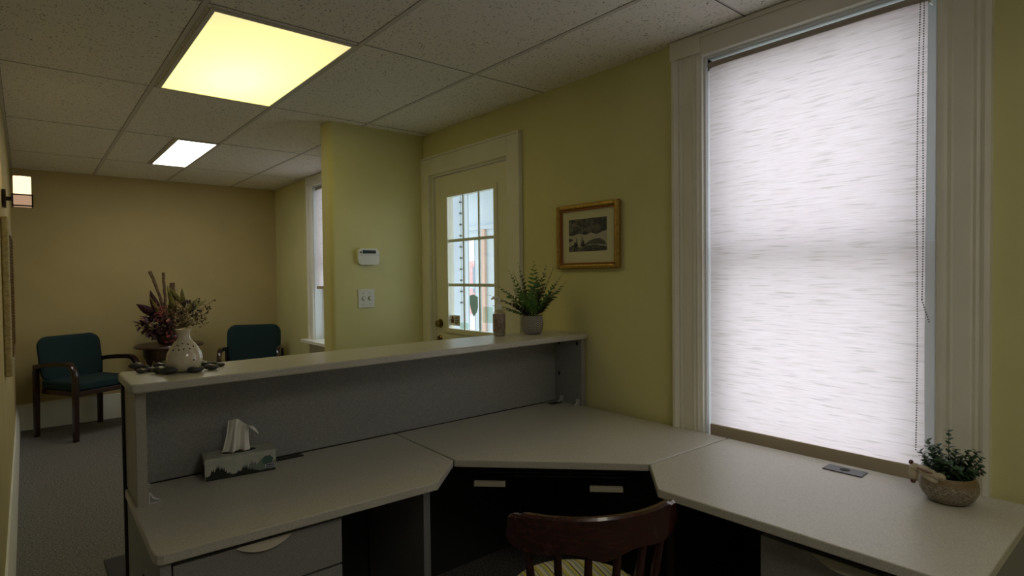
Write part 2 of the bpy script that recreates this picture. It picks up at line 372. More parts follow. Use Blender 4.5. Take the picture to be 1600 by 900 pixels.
# right wall with its three openings
wr = MB()
W1 = (0.530, 1.372, 0.60, 2.300); W2 = (4.80, 5.775, 0.735, 2.295); D1 = (2.676, 3.540, 0.0, 2.090)
ys = YB
for (a, b, z0, z1) in (W1, D1, W2):
    wr.box(XR, XR + TH, ys, a, 0, ZC); wr.box(XR, XR + TH, a, b, z1, ZC)
    if z0 > 0: wr.box(XR, XR + TH, a, b, 0, z0)
    ys = b
wr.box(XR, XR + TH, ys, YF + .1, 0, ZC)
struct(wr.build('wall_right', GREENWALL))
struct(bx('wall_far', WALL, (XL - .1, XR, YF, YF + .12, 0, ZC)))
struct(bx('wall_left', WALL, (XL - .14, XL, YL, YF, 0, ZC)))
BOUNCEWALL = mat('pale_bounce_wall', (0.78, 0.76, 0.68), 0.8)  # unseen walls coloured pale to bounce fill light into the room
struct(bx('wall_left_return', BOUNCEWALL, (XW, XL - .14, YL, YL + .12, 0, ZC)))
struct(bx('wall_left_near', BOUNCEWALL, (XW - .12, XW, YB, YL + .12, 0, ZC)))
struct(bx('wall_back', BOUNCEWALL, (XW, XR, YB - .12, YB, 0, ZC)))
# short wall beside the door, with its bullnose corner
pp = [(XR, 3.65)]
for k in range(7):
    a = R(270 - 15 * k); pp.append((1.535 + .03 + .03 * math.cos(a), 3.68 + .03 * math.sin(a)))
pp += [(1.535, 3.79), (XR, 3.79)]
struct(MB().prism(pp, 0, ZC).build('wall_stub', GREENWALL, smooth=50))

def baseboard(name, p0, p1, inward):
    """tall moulded baseboard from p0 to p1"""
    p0 = Vector((*p0, 0)); p1 = Vector((*p1, 0)); d = (p1 - p0); L = d.length; d.normalize(); i = Vector((*inward, 0))
    prof = [(0, 0), (.022, 0), (.022, .175), (.018, .185), (.018, .2), (.012, .215), (.008, .235), (0, .24)]
    m = MB(); lo = [m.bm.verts.new(p0 + i * a + Vector((0, 0, z))) for a, z in prof]; hi = [m.bm.verts.new(p1 + i * a + Vector((0, 0, z))) for a, z in prof]
    m.bm.faces.new(lo); m.bm.faces.new(hi[::-1])
    for k in range(len(prof)): m.bm.faces.new((lo[k], hi[k], hi[(k + 1) % len(prof)], lo[(k + 1) % len(prof)]))
    return struct(m.build(name, TRIM))
baseboard('baseboard_far', (XL, YF), (XR, YF), (0, -1))
baseboard('baseboard_left', (XL, YL), (XL, YF - .022), (1, 0))
baseboard('baseboard_right', (XR, 3.79), (XR, YF - .022), (-1, 0))
baseboard('baseboard_right_near', (XR, YB), (XR, .22), (-1, 0))
baseboard('baseboard_stub', (1.56, 3.65), (2.19, 3.65), (0, -1))
baseboard('baseboard_back', (XW, YB), (XR - .022, YB), (0, 1))

def casing_side(m, ya, yb, z0, z1):
    """moulded casing between ya (outer) and yb (inner) edge; depth steps towards the room"""
    s = 1 if yb > ya else -1; w_ = abs(yb - ya)
    steps = [(0, .000), (0, .036), (.10, .038), (.16, .030), (.20, .022), (.26, .026), (.33, .018), (.36, .022), (.68, .022), (.72, .027), (.80, .022), (.86, .026), (.93, .020), (1.0, .018), (1.0, 0)]
    m.prism([(XR - d, ya + s * t * w_) for t, d in steps], z0, z1)
def sash(name, parent, y0, y1, z0, z1, x, st=.045, m=JAMB):
    s = MB(); s.box(x, x + .03, y0, y0 + st, z0, z1); s.box(x, x + .03, y1 - st, y1, z0, z1)
    s.box(x, x + .03, y0 + st, y1 - st, z0, z0 + st * 1.1); s.box(x, x + .03, y0 + st, y1 - st, z1 - st * .9, z1)
    o = s.build(name, m, parent, bevel=.003)
    bx('pane', GLASS, (x + .012, x + .016, y0 + st, y1 - st, z0 + st * 1.1, z1 - st * .9), o)
    return o
def window(idx, W, outL, outR, blockz, st=.045):
    y0, y1, z0, z1 = W
    root = rootstruct('window_%d' % idx)
    m = MB(); casing_side(m, outL, y1 - .004, z0 - .0, blockz); casing_side(m, outR, y0 + .004, z0 - .0, z1)
    m.box(XR - .028, XR, y0 + .004, y1 - .004, z1 - .004, ZC - .004)
    m.box(XR - .034, XR, y0 + .004, y1 - .004, ZC - .022, ZC - .004)
    m.box(XR - .036, XR, y1 - .004, outL + .008, blockz, ZC - .004)
    m.box(XR - .036, XR, outR - .004, y0 + .004, z1, ZC - .004)
    m.build('casing', TRIM, root)
    j = MB(); t = .012
    j.box(XR, XR + TH, y0, y0 + t, z0, z1); j.box(XR, XR + TH, y1 - t, y1, z0, z1); j.box(XR, XR + TH, y0 + t, y1 - t, z1 - t, z1)
    j.box(XR + .085, XR + .10, y0 + t, y0 + t + .015, z0, z1 - t); j.box(XR + .085, XR + .10, y1 - t - .015, y1 - t, z0, z1 - t)
    j.build('jamb', JAMB, root)
    zm = (z0 + z1) / 2
    sash('upper_sash', root, y0 + t, y1 - t, zm - .02, z1 - t, XR + .15, st)
    sash('lower_sash', root, y0 + t, y1 - t, z0 + .012, zm + .025, XR + .112, st)
    return root
w1 = window(1, W1, 1.507, 0.397, 2.309, .066)
bx('window_sill', JAMB, (XR + .0, XR + TH, W1[0] + .012, W1[1] - .012, W1[2] - .02, W1[2] + .012), w1)
w2 = window(2, W2, 5.868, 4.70, 2.305)
bx('window_sill', TRIM, (XR - .10, XR + TH, W2[0] - .12, W2[1] + .14, W2[2] - .025, W2[2] + .008), w2, bevel=.006)
bx('apron', TRIM, (XR - .022, XR, W2[0] - .08, W2[1] + .10, W2[2] - .13, W2[2] - .025), w2, bevel=.003)

# ---------------------------------------------------------------- entry door
d1 = rootstruct('door_1')
cs = MB(); 
def flat_casing(m, y0, y1, z0, z1): m.box(XR - .024, XR, y0, y1, z0, z1)
flat_casing(cs, 3.545, 3.649, 0, 2.206); flat_casing(cs, 2.567, 2.674, 0, 2.206); flat_casing(cs, 2.674, 3.545, 2.090, 2.206)
cs.box(XR - .030, XR, 2.553, 2.567, 0, 2.222); cs.box(XR - .030, XR, 2.567, 3.649, 2.206, 2.222)
cs.build('casing', TRIM, d1, bevel=.003)
jm = MB(); XJ = XR + .09; jm.box(XR, XJ, 3.528, 3.54, 0, 2.09); jm.box(XR, XJ, 2.676, 2.688, 0, 2.09); jm.box(XR, XJ, 2.688, 3.528, 2.078, 2.09)
jo = MB(); jo.box(XJ, XR + TH, 3.528, 3.54, 0, 2.09); jo.box(XJ, XR + TH, 2.676, 2.688, 0, 2.09); jo.box(XJ, XR + TH, 2.688, 3.528, 2.078, 2.09); jo.build('outer_jamb', PORCHW, d1)
jm.box(XR + .075, XR + .09, 3.515, 3.528, 0, 2.078); jm.box(XR + .075, XR + .09, 2.688, 2.70, 0, 2.078)
jm.build('door_jamb', TRIM, d1)
DX = XR + .022
lf = MB(); gy0, gy1, gz0, gz1 = 2.842, 3.369, 1.003, 1.922
lf.box(DX, DX + .045, 2.690, gy0, .01, 2.074); lf.box(DX, DX + .045, gy1, 3.526, .01, 2.074)
lf.box(DX, DX + .045, gy0, gy1, .01, gz0); lf.box(DX, DX + .045, gy0, gy1, gz1, 2.074)
for (pa, pb) in ((2.80, 3.07), (3.14, 3.41)):      # raised lower panels
    lf.box(DX - .006, DX, pa, pb, .22, .80)
leaf_ = lf.build('door_leaf', DOORP, d1)
gf = MB(); fw = .030
gf.box(DX - .012, DX + .002, gy0 - fw, gy0 + .004, gz0 - fw, gz1 + fw); gf.box(DX - .012, DX + .002, gy1 - .004, gy1 + fw, gz0 - fw, gz1 + fw)
gf.box(DX - .012, DX + .002, gy0, gy1, gz0 - fw, gz0 + .004); gf.box(DX - .012, DX + .002, gy0, gy1, gz1 - .004, gz1 + fw)
gf.build('glazing_frame', DOORP, d1, bevel=.004)
mu = MB()
for k in (1, 2):
    y = gy0 + (gy1 - gy0) * k / 3; mu.box(DX + .002, DX + .012, y - .0075, y + .0075, gz0, gz1)
    z = gz0 + (gz1 - gz0) * k / 3; mu.box(DX + .001, DX + .013, gy0, gy1, z - .010, z + .010)
mu.build('muntins', mat('muntin_grey', (0.74, 0.80, 0.74), 0.5), d1, bevel=.002)
bx('glass', GLASS, (DX + .018, DX + .022, gy0, gy1, gz0, gz1), d1)
kb = MB(); kM = Matrix.Rotation(R(-90), 4, 'Y')
kb.lathe([(.030, 0), (.032, .004), (.012, .008), (.011, .014), (.020, .018), (.024, .026), (.022, .034), (.012, .039)], 24)
bmesh.ops.transform(kb.bm, matrix=Matrix.Translation((DX, 3.478, 1.034)) @ kM, verts=kb.bm.verts)
kb.build('door_knob', BRASS, d1)
db = MB(); db.lathe([(.026, 0), (.026, .006), (.02, .012), (.004, .014)], 20); bmesh.ops.transform(db.bm, matrix=Matrix.Translation((DX, 3.484, .925)) @ kM, verts=db.bm.verts)
db.box(DX - .025, DX - .012, 3.478, 3.490, .91, .94); db.build('deadbolt', BRASS, d1)
# stickers on the door glass
SHIELD = bpy.data.materials.new('shield_film'); SHIELD.use_nodes = True; nt = SHIELD.node_tree; nt.nodes.clear()
o2 = nt.nodes.new('ShaderNodeOutputMaterial'); a2 = nt.nodes.new('ShaderNodeMixShader'); d2 = nt.nodes.new('ShaderNodeBsdfDiffuse'); t2 = nt.nodes.new('ShaderNodeBsdfTranslucent')
d2.inputs[0].default_value = (.50, .60, .52, 1); t2.inputs[0].default_value = (.42, .52, .44, 1); a2.inputs[0].default_value = .6
nt.links.new(d2.outputs[0], a2.inputs[1]); nt.links.new(t2.outputs[0], a2.inputs[2]); nt.links.new(a2.outputs[0], o2.inputs[0])
sx = DX + .0175
def on_glass(px, py): p = at(px, py, 0, sx); return (p.y, p.z)
sh = [on_glass(*q) for q in ((734, 462), (740, 460), (746.5, 464), (747, 480), (745, 488), (740.5, 494.5), (737, 487), (734.5, 476))]
tag(MB().prism(sh, sx - .0015, sx, axis=0).build('shield_sticker', SHIELD, smooth=20), 'grey green shield shaped sticker on the door glass, lower middle pane', 'sticker')
def rect_px(x0, y0, x1, y1): a = on_glass(x0, y1); b = on_glass(x1, y0); return min(a[0], b[0]), max(a[0], b[0]), min(a[1], b[1]), max(a[1], b[1])
r_ = rect_px(704, 493, 719, 508)
st = thing('warning_label', 'small pale sticker with printed figure and dark lines in the lower left door pane', 'sticker', (sx, (r_[0] + r_[1]) / 2, r_[2]))
hw, hh = (r_[1] - r_[0]) / 2, r_[3] - r_[2]
bx('paper', mat('label_paper', (0.85, 0.82, 0.68), 0.7), (-.0012, 0, -hw, hw, 0, hh), st)
inkm = MB(); inkm.ball((-.0014, hw * .5, hh * .72), (.0005, .012, .012), 10); inkm.box(-.002, -.0012, hw * .25, hw * .8, hh * .25, hh * .6)
inkm.build('printed_figure', mat('label_red', (0.16, 0.05, 0.04), 0.7), st)
ln_ = MB()
for k in range(5): ln_.box(-.002, -.0012, -hw * .85, hw * (.1 if k % 2 else -.02), hh * (.14 + .16 * k), hh * (.14 + .16 * k) + .006)
ln_.build('printed_lines', BLACK, st)
r_ = rect_px(719, 505, 732, 513)
tag(bx('film_strip', STKFILM, (sx - .001, sx, *r_)), 'narrow see-through strip sticker right of the printed label', 'sticker')
r_ = rect_px(755, 480, 770, 504)
tag(bx('film_sticker', STKFILM, (sx - .001, sx, *r_)), 'square pale green see-through sticker in the lower right door pane', 'sticker')

# ---------------------------------------------------------------- outside: enclosed porch and street
struct(bx('ground', mat('street_concrete', (0.60, 0.60, 0.58), 0.9, c2=(0.52, 0.52, 0.50), scale=2), (XR + TH, 30, -20, 30, -.6, -.4)))
struct(bx('floor_porch', mat('porch_floor', (0.45, 0.47, 0.48), 0.7), (XR + TH, 4.6, 2.2, 4.30, -.4, -.1)))
pw = MB().box(XR + TH, 3.03, 4.18, 4.26, -.1, 2.7)
pwo = struct(pw.build('wall_porch_end', PORCHW))
pwl = MB(); 
for k in range(8): pwl.box(XR + TH + .08 * k, XR + TH + .08 * k + .006, 4.176, 4.18, -.1, 2.7)
pwl.build('board_groove', mat('groove_shadow', (0.55, 0.65, 0.72), 0.7), pwo)
pdz = MB()
for k in range(13): pdz.box(2.93, 2.95, 4.168, 4.18, 1.13 + .098 * k, 1.13 + .098 * k + .014)
pdz.build('fixing_screws', mat('screw_grey', (0.10, 0.11, 0.12), 0.5), pwo)
struct(bx('ceiling_porch', PORCHC, (XR + TH, 4.7, 2.1, 6.2, 2.45, 2.55)))
# outer porch wall: header, sill wall, posts (plane x = 4.4)
def opx(px, py, x): p = at(px, py, 0, x); return p.y, p.z
PX = 4.4
pf = rootstruct('wall_porch_front')
yL = opx(716, 400, PX)[0]; yR = opx(790, 400, PX)[0] - .3
zh = opx(742, 372, PX)[1]; zh2 = opx(742, 354, PX)[1]
bx('header', PORCHW, (PX, PX + .1, yR, yL, zh, 2.45), pf)
bx('header_moulding', PORCHW, (PX - .05, PX, yR, yL, zh2 - .05, zh2), pf, bevel=.006)
ya, yb = opx(743, 400, PX)[0], opx(751, 400, PX)[0]
bx('window_post', STEELB, (PX - .02, PX + .08, ya - .03, ya, -.1, zh), pf)
bx('post', PORCHW, (PX - .03, PX + .09, yb, ya - .03, -.1, zh), pf)
yc, yd = opx(755, 400, PX)[0], opx(760, 400, PX)[0]
bx('wood_post', PWOOD, (PX - .03, PX + .07, yd, yc, -.1, zh + .1), pf)
bx('wall_panel', PORCHW, (PX, PX + .06, yR, yd, -.1, zh), pf)
bx('filler_panel', PORCHW, (PX, PX + .06, yc, yb, -.1, zh), pf)
zr = opx(735, 447, PX)[1]
bx('window_rail', PORCHW, (PX - .01, PX + .05, ya, yL, zr - .03, zr + .03), pf)
bb = thing('brick_building', 'pinkish brick building across the street, seen through the door glass', 'building', (16, 22, -.4))
p0 = at(722, 410, 0, 16); 
bx('brick_wall', BRICK, (0, 6, p0.y - 22 - 4.5, p0.y - 22 + 4, 0, at(735, 408, 0, 16).z + .4), bb)
for k in range(4):
    yy = p0.y - 22 - 3.6 + 1.9 * k
    bx('window', mat('dark_window', (0.25, 0.28, 0.32), 0.3), (-.05, .0, yy, yy + .8, 1.0, 2.2), bb)

# ---------------------------------------------------------------- roller blinds
def blind(name, label, y0, y1, ztop, zbot, barh, chain=True):
    x = XR + .020
    t = thing(name, label, 'blind', (x, (y0 + y1) / 2, zbot)); h = (y1 - y0) / 2
    # slightly bowed sheet
    m = MB(); ny, nz = 24, 40; vv = []
    for i in range(nz + 1):
        row = []
        for j in range(ny + 1):
            v = -h + 2 * h * j / ny; z = barh * .5 + (ztop - zbot - barh * .5) * i / nz
            edge = (abs(v) / h) ** 8
            row.append(m.bm.verts.new((.003 * math.sin(v * 7 + z * 1.3) * (1 - i / nz) + .004 * edge, v * (1 - .006 * edge * math.sin(3.0 * z)), z)))
        vv.append(row)
    for i in range(nz):
        for j in range(ny): m.bm.faces.new((vv[i][j], vv[i][j + 1], vv[i + 1][j + 1], vv[i + 1][j]))
    m.build('shade_fabric', FABRIC, t)
    MB().box(-.006, .005, -h + .001, h - .001, 0, barh).build('bottom_bar', TAPE, t, bevel=.003)
    r = MB().tube([(.014, -h - .006, ztop - zbot + .010), (.014, h + .006, ztop - zbot + .010)], .0165, 24); r.build('roller', mat('roller_fabric', (0.42, 0.37, 0.32), 0.8), t)
    for s in (-1, 1): MB().box(.0, .03, s * (h + .009) - .003, s * (h + .009) + .003, ztop - zbot - .012, ztop - zbot + .036).build('end_bracket', CREAMP, t)
    if chain:
        c = MB(); L = []
        n1 = 190
        for i in range(n1):
            z = ztop - zbot + .01 - i * .0082
            if z < .12: break
            L.append((-.018, -h + .012 + .004 * math.sin(i * .03) + .012 * (i / n1), z))
            if z > .62: L.append((-.020, -h + .001 + .002 * math.sin(i * .05) + .006 * (i / n1), z))
        for k in range(10): L.append((-.022, -h + .004 - .0022 * k, .62 - .0078 * k))
        for p in L: bmesh.ops.create_icosphere(c.bm, subdivisions=1, radius=.0027, matrix=Matrix.Translation(p))
        c.build('bead_chain', CHAIN, t)
    return t
blind('roller_blind', 'large pale pink woven roller blind with taupe bar hanging down to the desk',   .573, 1.354, 2.252, .655, .064)
blind('roller_blind', 'pale roller blind half lowered in the far window behind the short wall', W2[0] + .03, W2[1] - .03, 2.255, 1.255, .03, chain=False)

# ---------------------------------------------------------------- ceiling lights
def troffer(label, x0, x1, y0, y1, m_, fr=.018):
    t = thing('ceiling_light', label, 'ceiling light', ((x0 + x1) / 2, (y0 + y1) / 2, ZC - .006)); hx, hy = (x1 - x0) / 2, (y1 - y0) / 2
    f = MB(); f.box(-hx - fr, -hx, -hy - fr, hy + fr, -.002, .005); f.box(hx, hx + fr, -hy - fr, hy + fr, -.002, .005)
    f.box(-hx, hx, -hy - fr, -hy, -.002, .005); f.box(-hx, hx, hy, hy + fr, -.002, .005)
    f.build('frame', GRID, t)
    bx('diffuser', m_, (-hx, hx, -hy, hy, .001, .004), t)
    return t
LENS1 = emis('warm_lens', (0.93, 0.76, 0.36), BIG_LAMP, (2.6, 2.3, 0.66), ((0.0, -0.20, 0), (1.7, 0.95, 1)))
LENS2 = emis('white_lens', (1.0, 0.97, 0.88), SMALL_LAMP)
troffer('large warm yellow rectangular ceiling light panel nearest the camera', .574, 1.126, 2.413, 3.545, LENS1)
troffer('narrow bright white ceiling light panel farther back over the waiting chairs', .878, 1.132, 4.80, 5.92, LENS2)

troffer('added unseen fill light panel above and behind the viewpoint', .574, 1.126, -1.19, -.07, emis('rear_fill_glow', (1.0, 0.92, 0.76), REAR_FILL))  # fill panel added out of view to lift the room's light level

# ---------------------------------------------------------------- sconce and framed mirror on the left wall
SY = 4.05
sc = thing('wall_sconce', 'square glass wall lamp on dark bracket, high on the left wall', 'wall lamp', (XL, SY, 1.765))
MB().box(.001, .018, -.05, .05, -.005, .085).build('back_plate', BRONZE, sc, bevel=.003)
MB().box(.018, .045, -.012, .012, .03, .05).build('arm', BRONZE, sc)
cx0, cx1 = .040, .128
f = MB()
for z in (0, .058): 
    f.box(cx0, cx1, -.044, -.038, z, z + .007); f.box(cx0, cx1, .038, .044, z, z + .007); f.box(cx0, cx0 + .006, -.044, .044, z, z + .007); f.box(cx1 - .006, cx1, -.044, .044, z, z + .007)
for x in (cx0, cx1 - .006):
    for y in (-.044, .038): f.box(x, x + .006, y, y + .006, 0, .065)
f.build('cage', BRONZE, sc)
bx('glass_shade', emis('shade_top_glow', (1.0, 0.74, 0.42), SCONCE * .24), (cx0 + .007, cx1 - .007, -.037, .037, .066, .16), sc, bevel=.004)
bx('lower_glass', emis('shade_low_glow', (1.0, 0.62, 0.38), SCONCE * .058), (cx0 + .007, cx1 - .007, -.037, .037, .002, .064), sc)
bx('bulb', emis('bulb_glow', (1.0, 0.75, 0.42), SCONCE), (cx0 + .03, cx1 - .03, -.014, .014, .1605, .163), sc)

mr = thing('framed_mirror', 'large gilt framed mirror hanging on the left wall below the wall lamp', 'mirror', (XL, 4.08, .91))
f = MB(); ML, MH, FW = .42, .77, .09
for (a, b, c, d) in ((-ML, -ML + FW, 0, MH), (ML - FW, ML, 0, MH), (-ML + FW, ML - FW, 0, FW), (-ML + FW, ML - FW, MH - FW, MH)): f.box(.001, .030, a, b, c, d)
f.build('frame', mat('pale_gilt', (0.50, 0.42, 0.24), 0.5, 0.1, c2=(0.38, 0.31, 0.17), scale=60), mr, bevel=.008)
f = MB(); cr4 = [(-ML + FW, FW), (ML - FW, FW), (ML - FW, MH - FW), (-ML + FW, MH - FW), (-ML + FW, FW)]; bpts = []
for (q0, q1) in zip(cr4, cr4[1:]):
    nn_ = int(math.hypot(q1[0] - q0[0], q1[1] - q0[1]) / .008)
    bpts += [(.031, q0[0] + (q1[0] - q0[0]) * i / nn_, q0[1] + (q1[1] - q0[1]) * i / nn_) for i in range(nn_)]
f.tube(bpts, [.0065 if i % 2 else .003 for i in range(len(bpts))], 6)
if 0:
  for k in range(40): f.ball((.030, -ML + FW + (2 * ML - 2 * FW) * k / 39, MH - FW), .006, 6); f.ball((.030, -ML + FW + (2 * ML - 2 * FW) * k / 39, FW), .006, 6)
  for k in range(14): f.ball((.030, ML - FW, FW + (MH - 2 * FW) * k / 13), .006, 6); f.ball((.030, -ML + FW, FW + (MH - 2 * FW) * k / 13), .006, 6)
f.build('beaded_edge', GOLDD, mr)
bx('mirror_glass', mat('mirror_silver', (0.6, 0.6, 0.58), 0.05, 1.0), (.001, .012, -ML + FW, ML - FW, FW, MH - FW), mr)

# ---------------------------------------------------------------- keypad, switches, picture
kp = thing('alarm_keypad', 'white rounded alarm keypad with dark display on the short green wall', 'keypad', (1.788, 3.65, 1.452))
MB().prism(rrect(0, .057, .158, .114, .030, 8), -.026, -.001, axis=1).build('housing', WHITEP, kp, bevel=.004)
MB().box(-.0782, .0782, -.0264, -.010, .066, .068).build('seam', mat('seam_grey', (0.45, 0.46, 0.42), 0.5), kp)
bx('display', LCD, (-.045, .052, -.0285, -.024, .078, .100), kp)
MB().lathe([(.007, 0), (.007, .002)], 14, (0, 0, 0)).build('button', GREYP, kp).matrix_local = Matrix.Translation((-.058, -.0262, .086)) @ Matrix.Rotation(R(90), 4, 'X')
sw = thing('light_switch', 'white double toggle switch plate below the keypad', 'light switch', (1.776, 3.65, 1.162))
MB().box(-.060, .060, -.006, -.0005, 0, .126).build('plate', WHITEP, sw, bevel=.003)
for s in (-1, 1):
    MB().box(s * .024 - .006, s * .024 + .006, -.016, -.006, .056, .072).build('toggle', WHITEP, sw, bevel=.002)
    MB().box(s * .024 - .009, s * .024 + .009, -.0068, -.006, .048, .078).build('toggle_slot', mat('slot_grey', (0.35, 0.35, 0.30), 0.5), sw)
    for z in (.025, .10): MB().ball((s * .024, -.0062, z), (.003, .001, .003), 8).build('screw', GREYP, sw)

pc = thing('framed_picture', 'gold framed landscape print with cream mat beside the door', 'picture', (XR, 2.034, 1.400))
py = .2165; pz = .340
f = MB()
for (a, b, c, d) in ((-py, -py + .026, 0, pz), (py - .026, py, 0, pz), (-py + .026, py - .026, 0, .026), (-py + .026, py - .026, pz - .026, pz)): f.box(-.030, -.001, a, b, c, d)
f.build('outer_frame', GOLD, pc, bevel=.009, bseg=3)
f = MB(); i_ = .026
for (a, b, c, d) in ((-py + i_, -py + i_ + .007, i_, pz - i_), (py - i_ - .007, py - i_, i_, pz - i_), (-py + i_, py - i_, i_, i_ + .007), (-py + i_, py - i_, pz - i_ - .007, pz - i_)): f.box(-.021, -.001, a, b, c, d)
f.build('inner_lip', mat('copper_lip', (0.33, 0.12, 0.04), 0.4, 0.6), pc, bevel=.002)
bx('mat_board', MATB, (-.008, -.001, -py + i_, py - i_, i_, pz - i_), pc)
a0, a1, b0, b1 = -.128, .136, .092, .262    # print area (y, z); y+ is the left in view
bx('print_sheet', mat('print_pale', (0.44, 0.43, 0.36), 0.8), (-.0085, -.008, a0, a1, b0, b1), pc)
def blob(name, m_, pts, d):
    MB().prism([(a1 - (a1 - a0) * u, b0 + (b1 - b0) * v) for u, v in pts], -.0085 - d, -.0085, axis=0).build(name, m_, pc)
INK = mat('print_slate', (0.06, 0.062, 0.075), 0.8, c2=(0.16, 0.15, 0.13), scale=28, lo=.45, hi=.62)
INK2 = mat('print_dark', (0.035, 0.035, 0.045), 0.8, c2=(0.08, 0.08, 0.08), scale=40)
blob('print_sky', INK, [(0, .52), (.12, .50), (.25, .55), (.36, .53), (.45, .50), (.6, .56), (.75, .50), (.88, .57), (1, .60), (1, 1), (0, 1)], .0004)
blob('print_cloud', mat('print_tan', (0.20, 0.17, 0.12), 0.8, c2=(0.12, .12, .12), scale=30), [(.0, .72), (.1, .78), (.22, .77), (.36, .70), (.2, .90), (.0, .88)], .0006)
blob('print_cloud', mat('print_tan', (0, 0, 0)), [(.48, .72), (.6, .78), (.74, .74), (.66, .68), (.52, .68)], .0006)
blob('print_hill', INK, [(0, 0), (1, 0), (1, .12), (.7, .2), (.45, .18), (.3, .12), (.1, .2), (0, .14)], .0004)
blob('print_hill', mat('print_hill_grey', (0.11, 0.115, 0.11), 0.8), [(.38, .16), (.5, .28), (.65, .36), (.82, .38), (.93, .30), (1, .17), (.8, .2), (.6, .22)], .0006)
for u, h in ((.21, .46), (.36, .5), (.40, .36), (.17, .3)): blob('print_tree', INK2, [(u - .045, .16), (u + .045, .16), (u + .012, .3), (u, h), (u - .012, .3)], .0008)
blob('print_island', INK2, [(0, .3), (.08, .33), (.12, .37), (.05, .42), (0, .41)], .0006)

# ---------------------------------------------------------------- reception desk
ZT, TK, ZK, KT = .686, .028, 1.064, .028
L0, YP = .228, 2.250
# left worktop
def slab(name, m_, pts, z0, z1, parent, bevel=.004): return MB().prism(pts, z0, z1).build(name, m_, parent, bevel=bevel, bseg=3, smooth=30)
ld = thing('left_desk', 'grey laminate desk section on the left with drawer unit below the counter', 'desk', (L0, 1.63, 0))
def loc_(pts, o): return [(x - o[0], y - o[1]) for x, y in pts]
o_ = (L0, 1.63)
slab('worktop', LAM, loc_([(L0 + .02, 1.646), (1.035, 1.620), (1.203, 1.777), (1.218, YP), (L0 + .006, YP), (L0, 1.68), (L0 + .006, 1.655)], o_), ZT - TK, ZT, ld)
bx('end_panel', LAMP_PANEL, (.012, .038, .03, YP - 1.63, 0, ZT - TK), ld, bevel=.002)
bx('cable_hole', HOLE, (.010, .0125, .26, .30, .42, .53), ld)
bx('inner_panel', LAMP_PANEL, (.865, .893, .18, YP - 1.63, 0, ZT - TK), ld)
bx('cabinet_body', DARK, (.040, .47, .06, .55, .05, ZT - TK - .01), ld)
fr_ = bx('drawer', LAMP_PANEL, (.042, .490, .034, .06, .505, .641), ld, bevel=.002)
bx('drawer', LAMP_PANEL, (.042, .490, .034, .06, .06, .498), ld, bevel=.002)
def crescent(L, H, D, n=16):
    """curved pull: deepest in the middle, fixed along its top edge; local x along the drawer, -y towards the user"""
    m = MB(); top, bot, back = [], [], []
    for i in range(n + 1):
        t = i / n; x = -L / 2 + L * t; k = math.sin(math.pi * t) ** .75
        top.append(m.bm.verts.new((x, 0, 0))); bot.append(m.bm.verts.new((x, -D * k - .001, -H * k - .001))); back.append(m.bm.verts.new((x, 0, -H * k * .5 - .004)))
    for i in range(n):
        m.bm.faces.new((top[i], top[i + 1], bot[i + 1], bot[i])); m.bm.faces.new((bot[i], bot[i + 1], back[i + 1], back[i])); m.bm.faces.new((back[i], back[i + 1], top[i + 1], top[i]))
    return m
h_ = crescent(.15, .020, .016).build('pull_handle', BEIGE, fr_, smooth=60); h_.location = (.265, .034, .641)
h_ = crescent(.15, .020, .016).build('pull_handle', BEIGE, fr_, smooth=60); h_.location = (.265, .034, .49)
gp = MB().prism([(.425 + .035, .567), (.425 + .125, .547), (.425 + .125, .532), (.425 + .035, .550)], ZT, ZT + .0025)
gq = at(450, 718, 2, ZT)
gp = MB().box(-.06, .05, -.018, .016, 0, .004, Matrix.Rotation(R(-1), 4, 'Z')); gp.build('cable_grommet', BLACK, ld, bevel=.001, loc=(gq.x - L0 + .01, gq.y - 1.63 + .02, ZT))
bx('floor_plinth', DARK, (.038, .47, .09, .55, 0, .05), ld)

# corner worktop
cdk = thing('corner_desk', 'grey laminate corner desk section with diagonal front edge and keyboard tray', 'desk', (2.2, 2.24, 0))
o_ = (2.2, 2.24)
slab('worktop', LAM, loc_([(1.210, 1.774), (1.704, 1.266), (2.214, 1.251), (2.214, YP), (1.222, YP)], o_), ZT - TK, ZT, cdk)
n_ = Vector((1, 1, 0)).normalized(); t_ = Vector((1, -1, 0)).normalized()
Mx = Matrix.Identity(4); Mx.col[0] = (*t_, 0); Mx.col[1] = (*n_, 0); Mx.col[3] = (1.50 - 2.2, 1.52 - 2.24, 0, 1)
bx('keyboard_tray', BLACK, (-.235, .255, .03, .30, .606, .614), cdk, bevel=.002).matrix_local = Mx
tr = MB(); tr.box(-.275, .275, .0, .02, .628, .640); tr.build('tray_front', BLACK, cdk, bevel=.006).matrix_local = Mx
def on_diag(px, py, c=2.975):
    d = fwd + rt * ((px - 800) / FPX) - up * ((py - 450) / FPX); t = c / (d.x + d.y); p = Vector((0, 0, CAM_Z)) + d * t
    q = Mx.inverted() @ (p - Vector((2.2, 2.24, 0))); return q.x, q.z
for (x0, y0, x1, y1) in ((740, 752, 789, 765), (922, 761, 974, 773)):
    ax, az = on_diag(x0, y0); bx_, bz = on_diag(x1, y1)
    bk = bx('tray_bracket', BEIGE, (ax, bx_, -.022, -.004, (bz + az) / 2 - .009, (bz + az) / 2 + .009), cdk, bevel=.001); bk.matrix_local = Mx
bx('back_panel', DARK, (-.98, .01, -.012, .005, 0, ZT - TK), cdk)
bx('wall_panel', DARK, (-.02, .005, -.98, -.02, 0, ZT - TK), cdk)
gc = at(871, 630, 2, ZT)
MB().box(-.045, .03, -.02, .02, 0, .003).build('cable_grommet', BLACK, cdk, loc=(gc.x - 2.2, gc.y - 2.24 + .01, ZT))

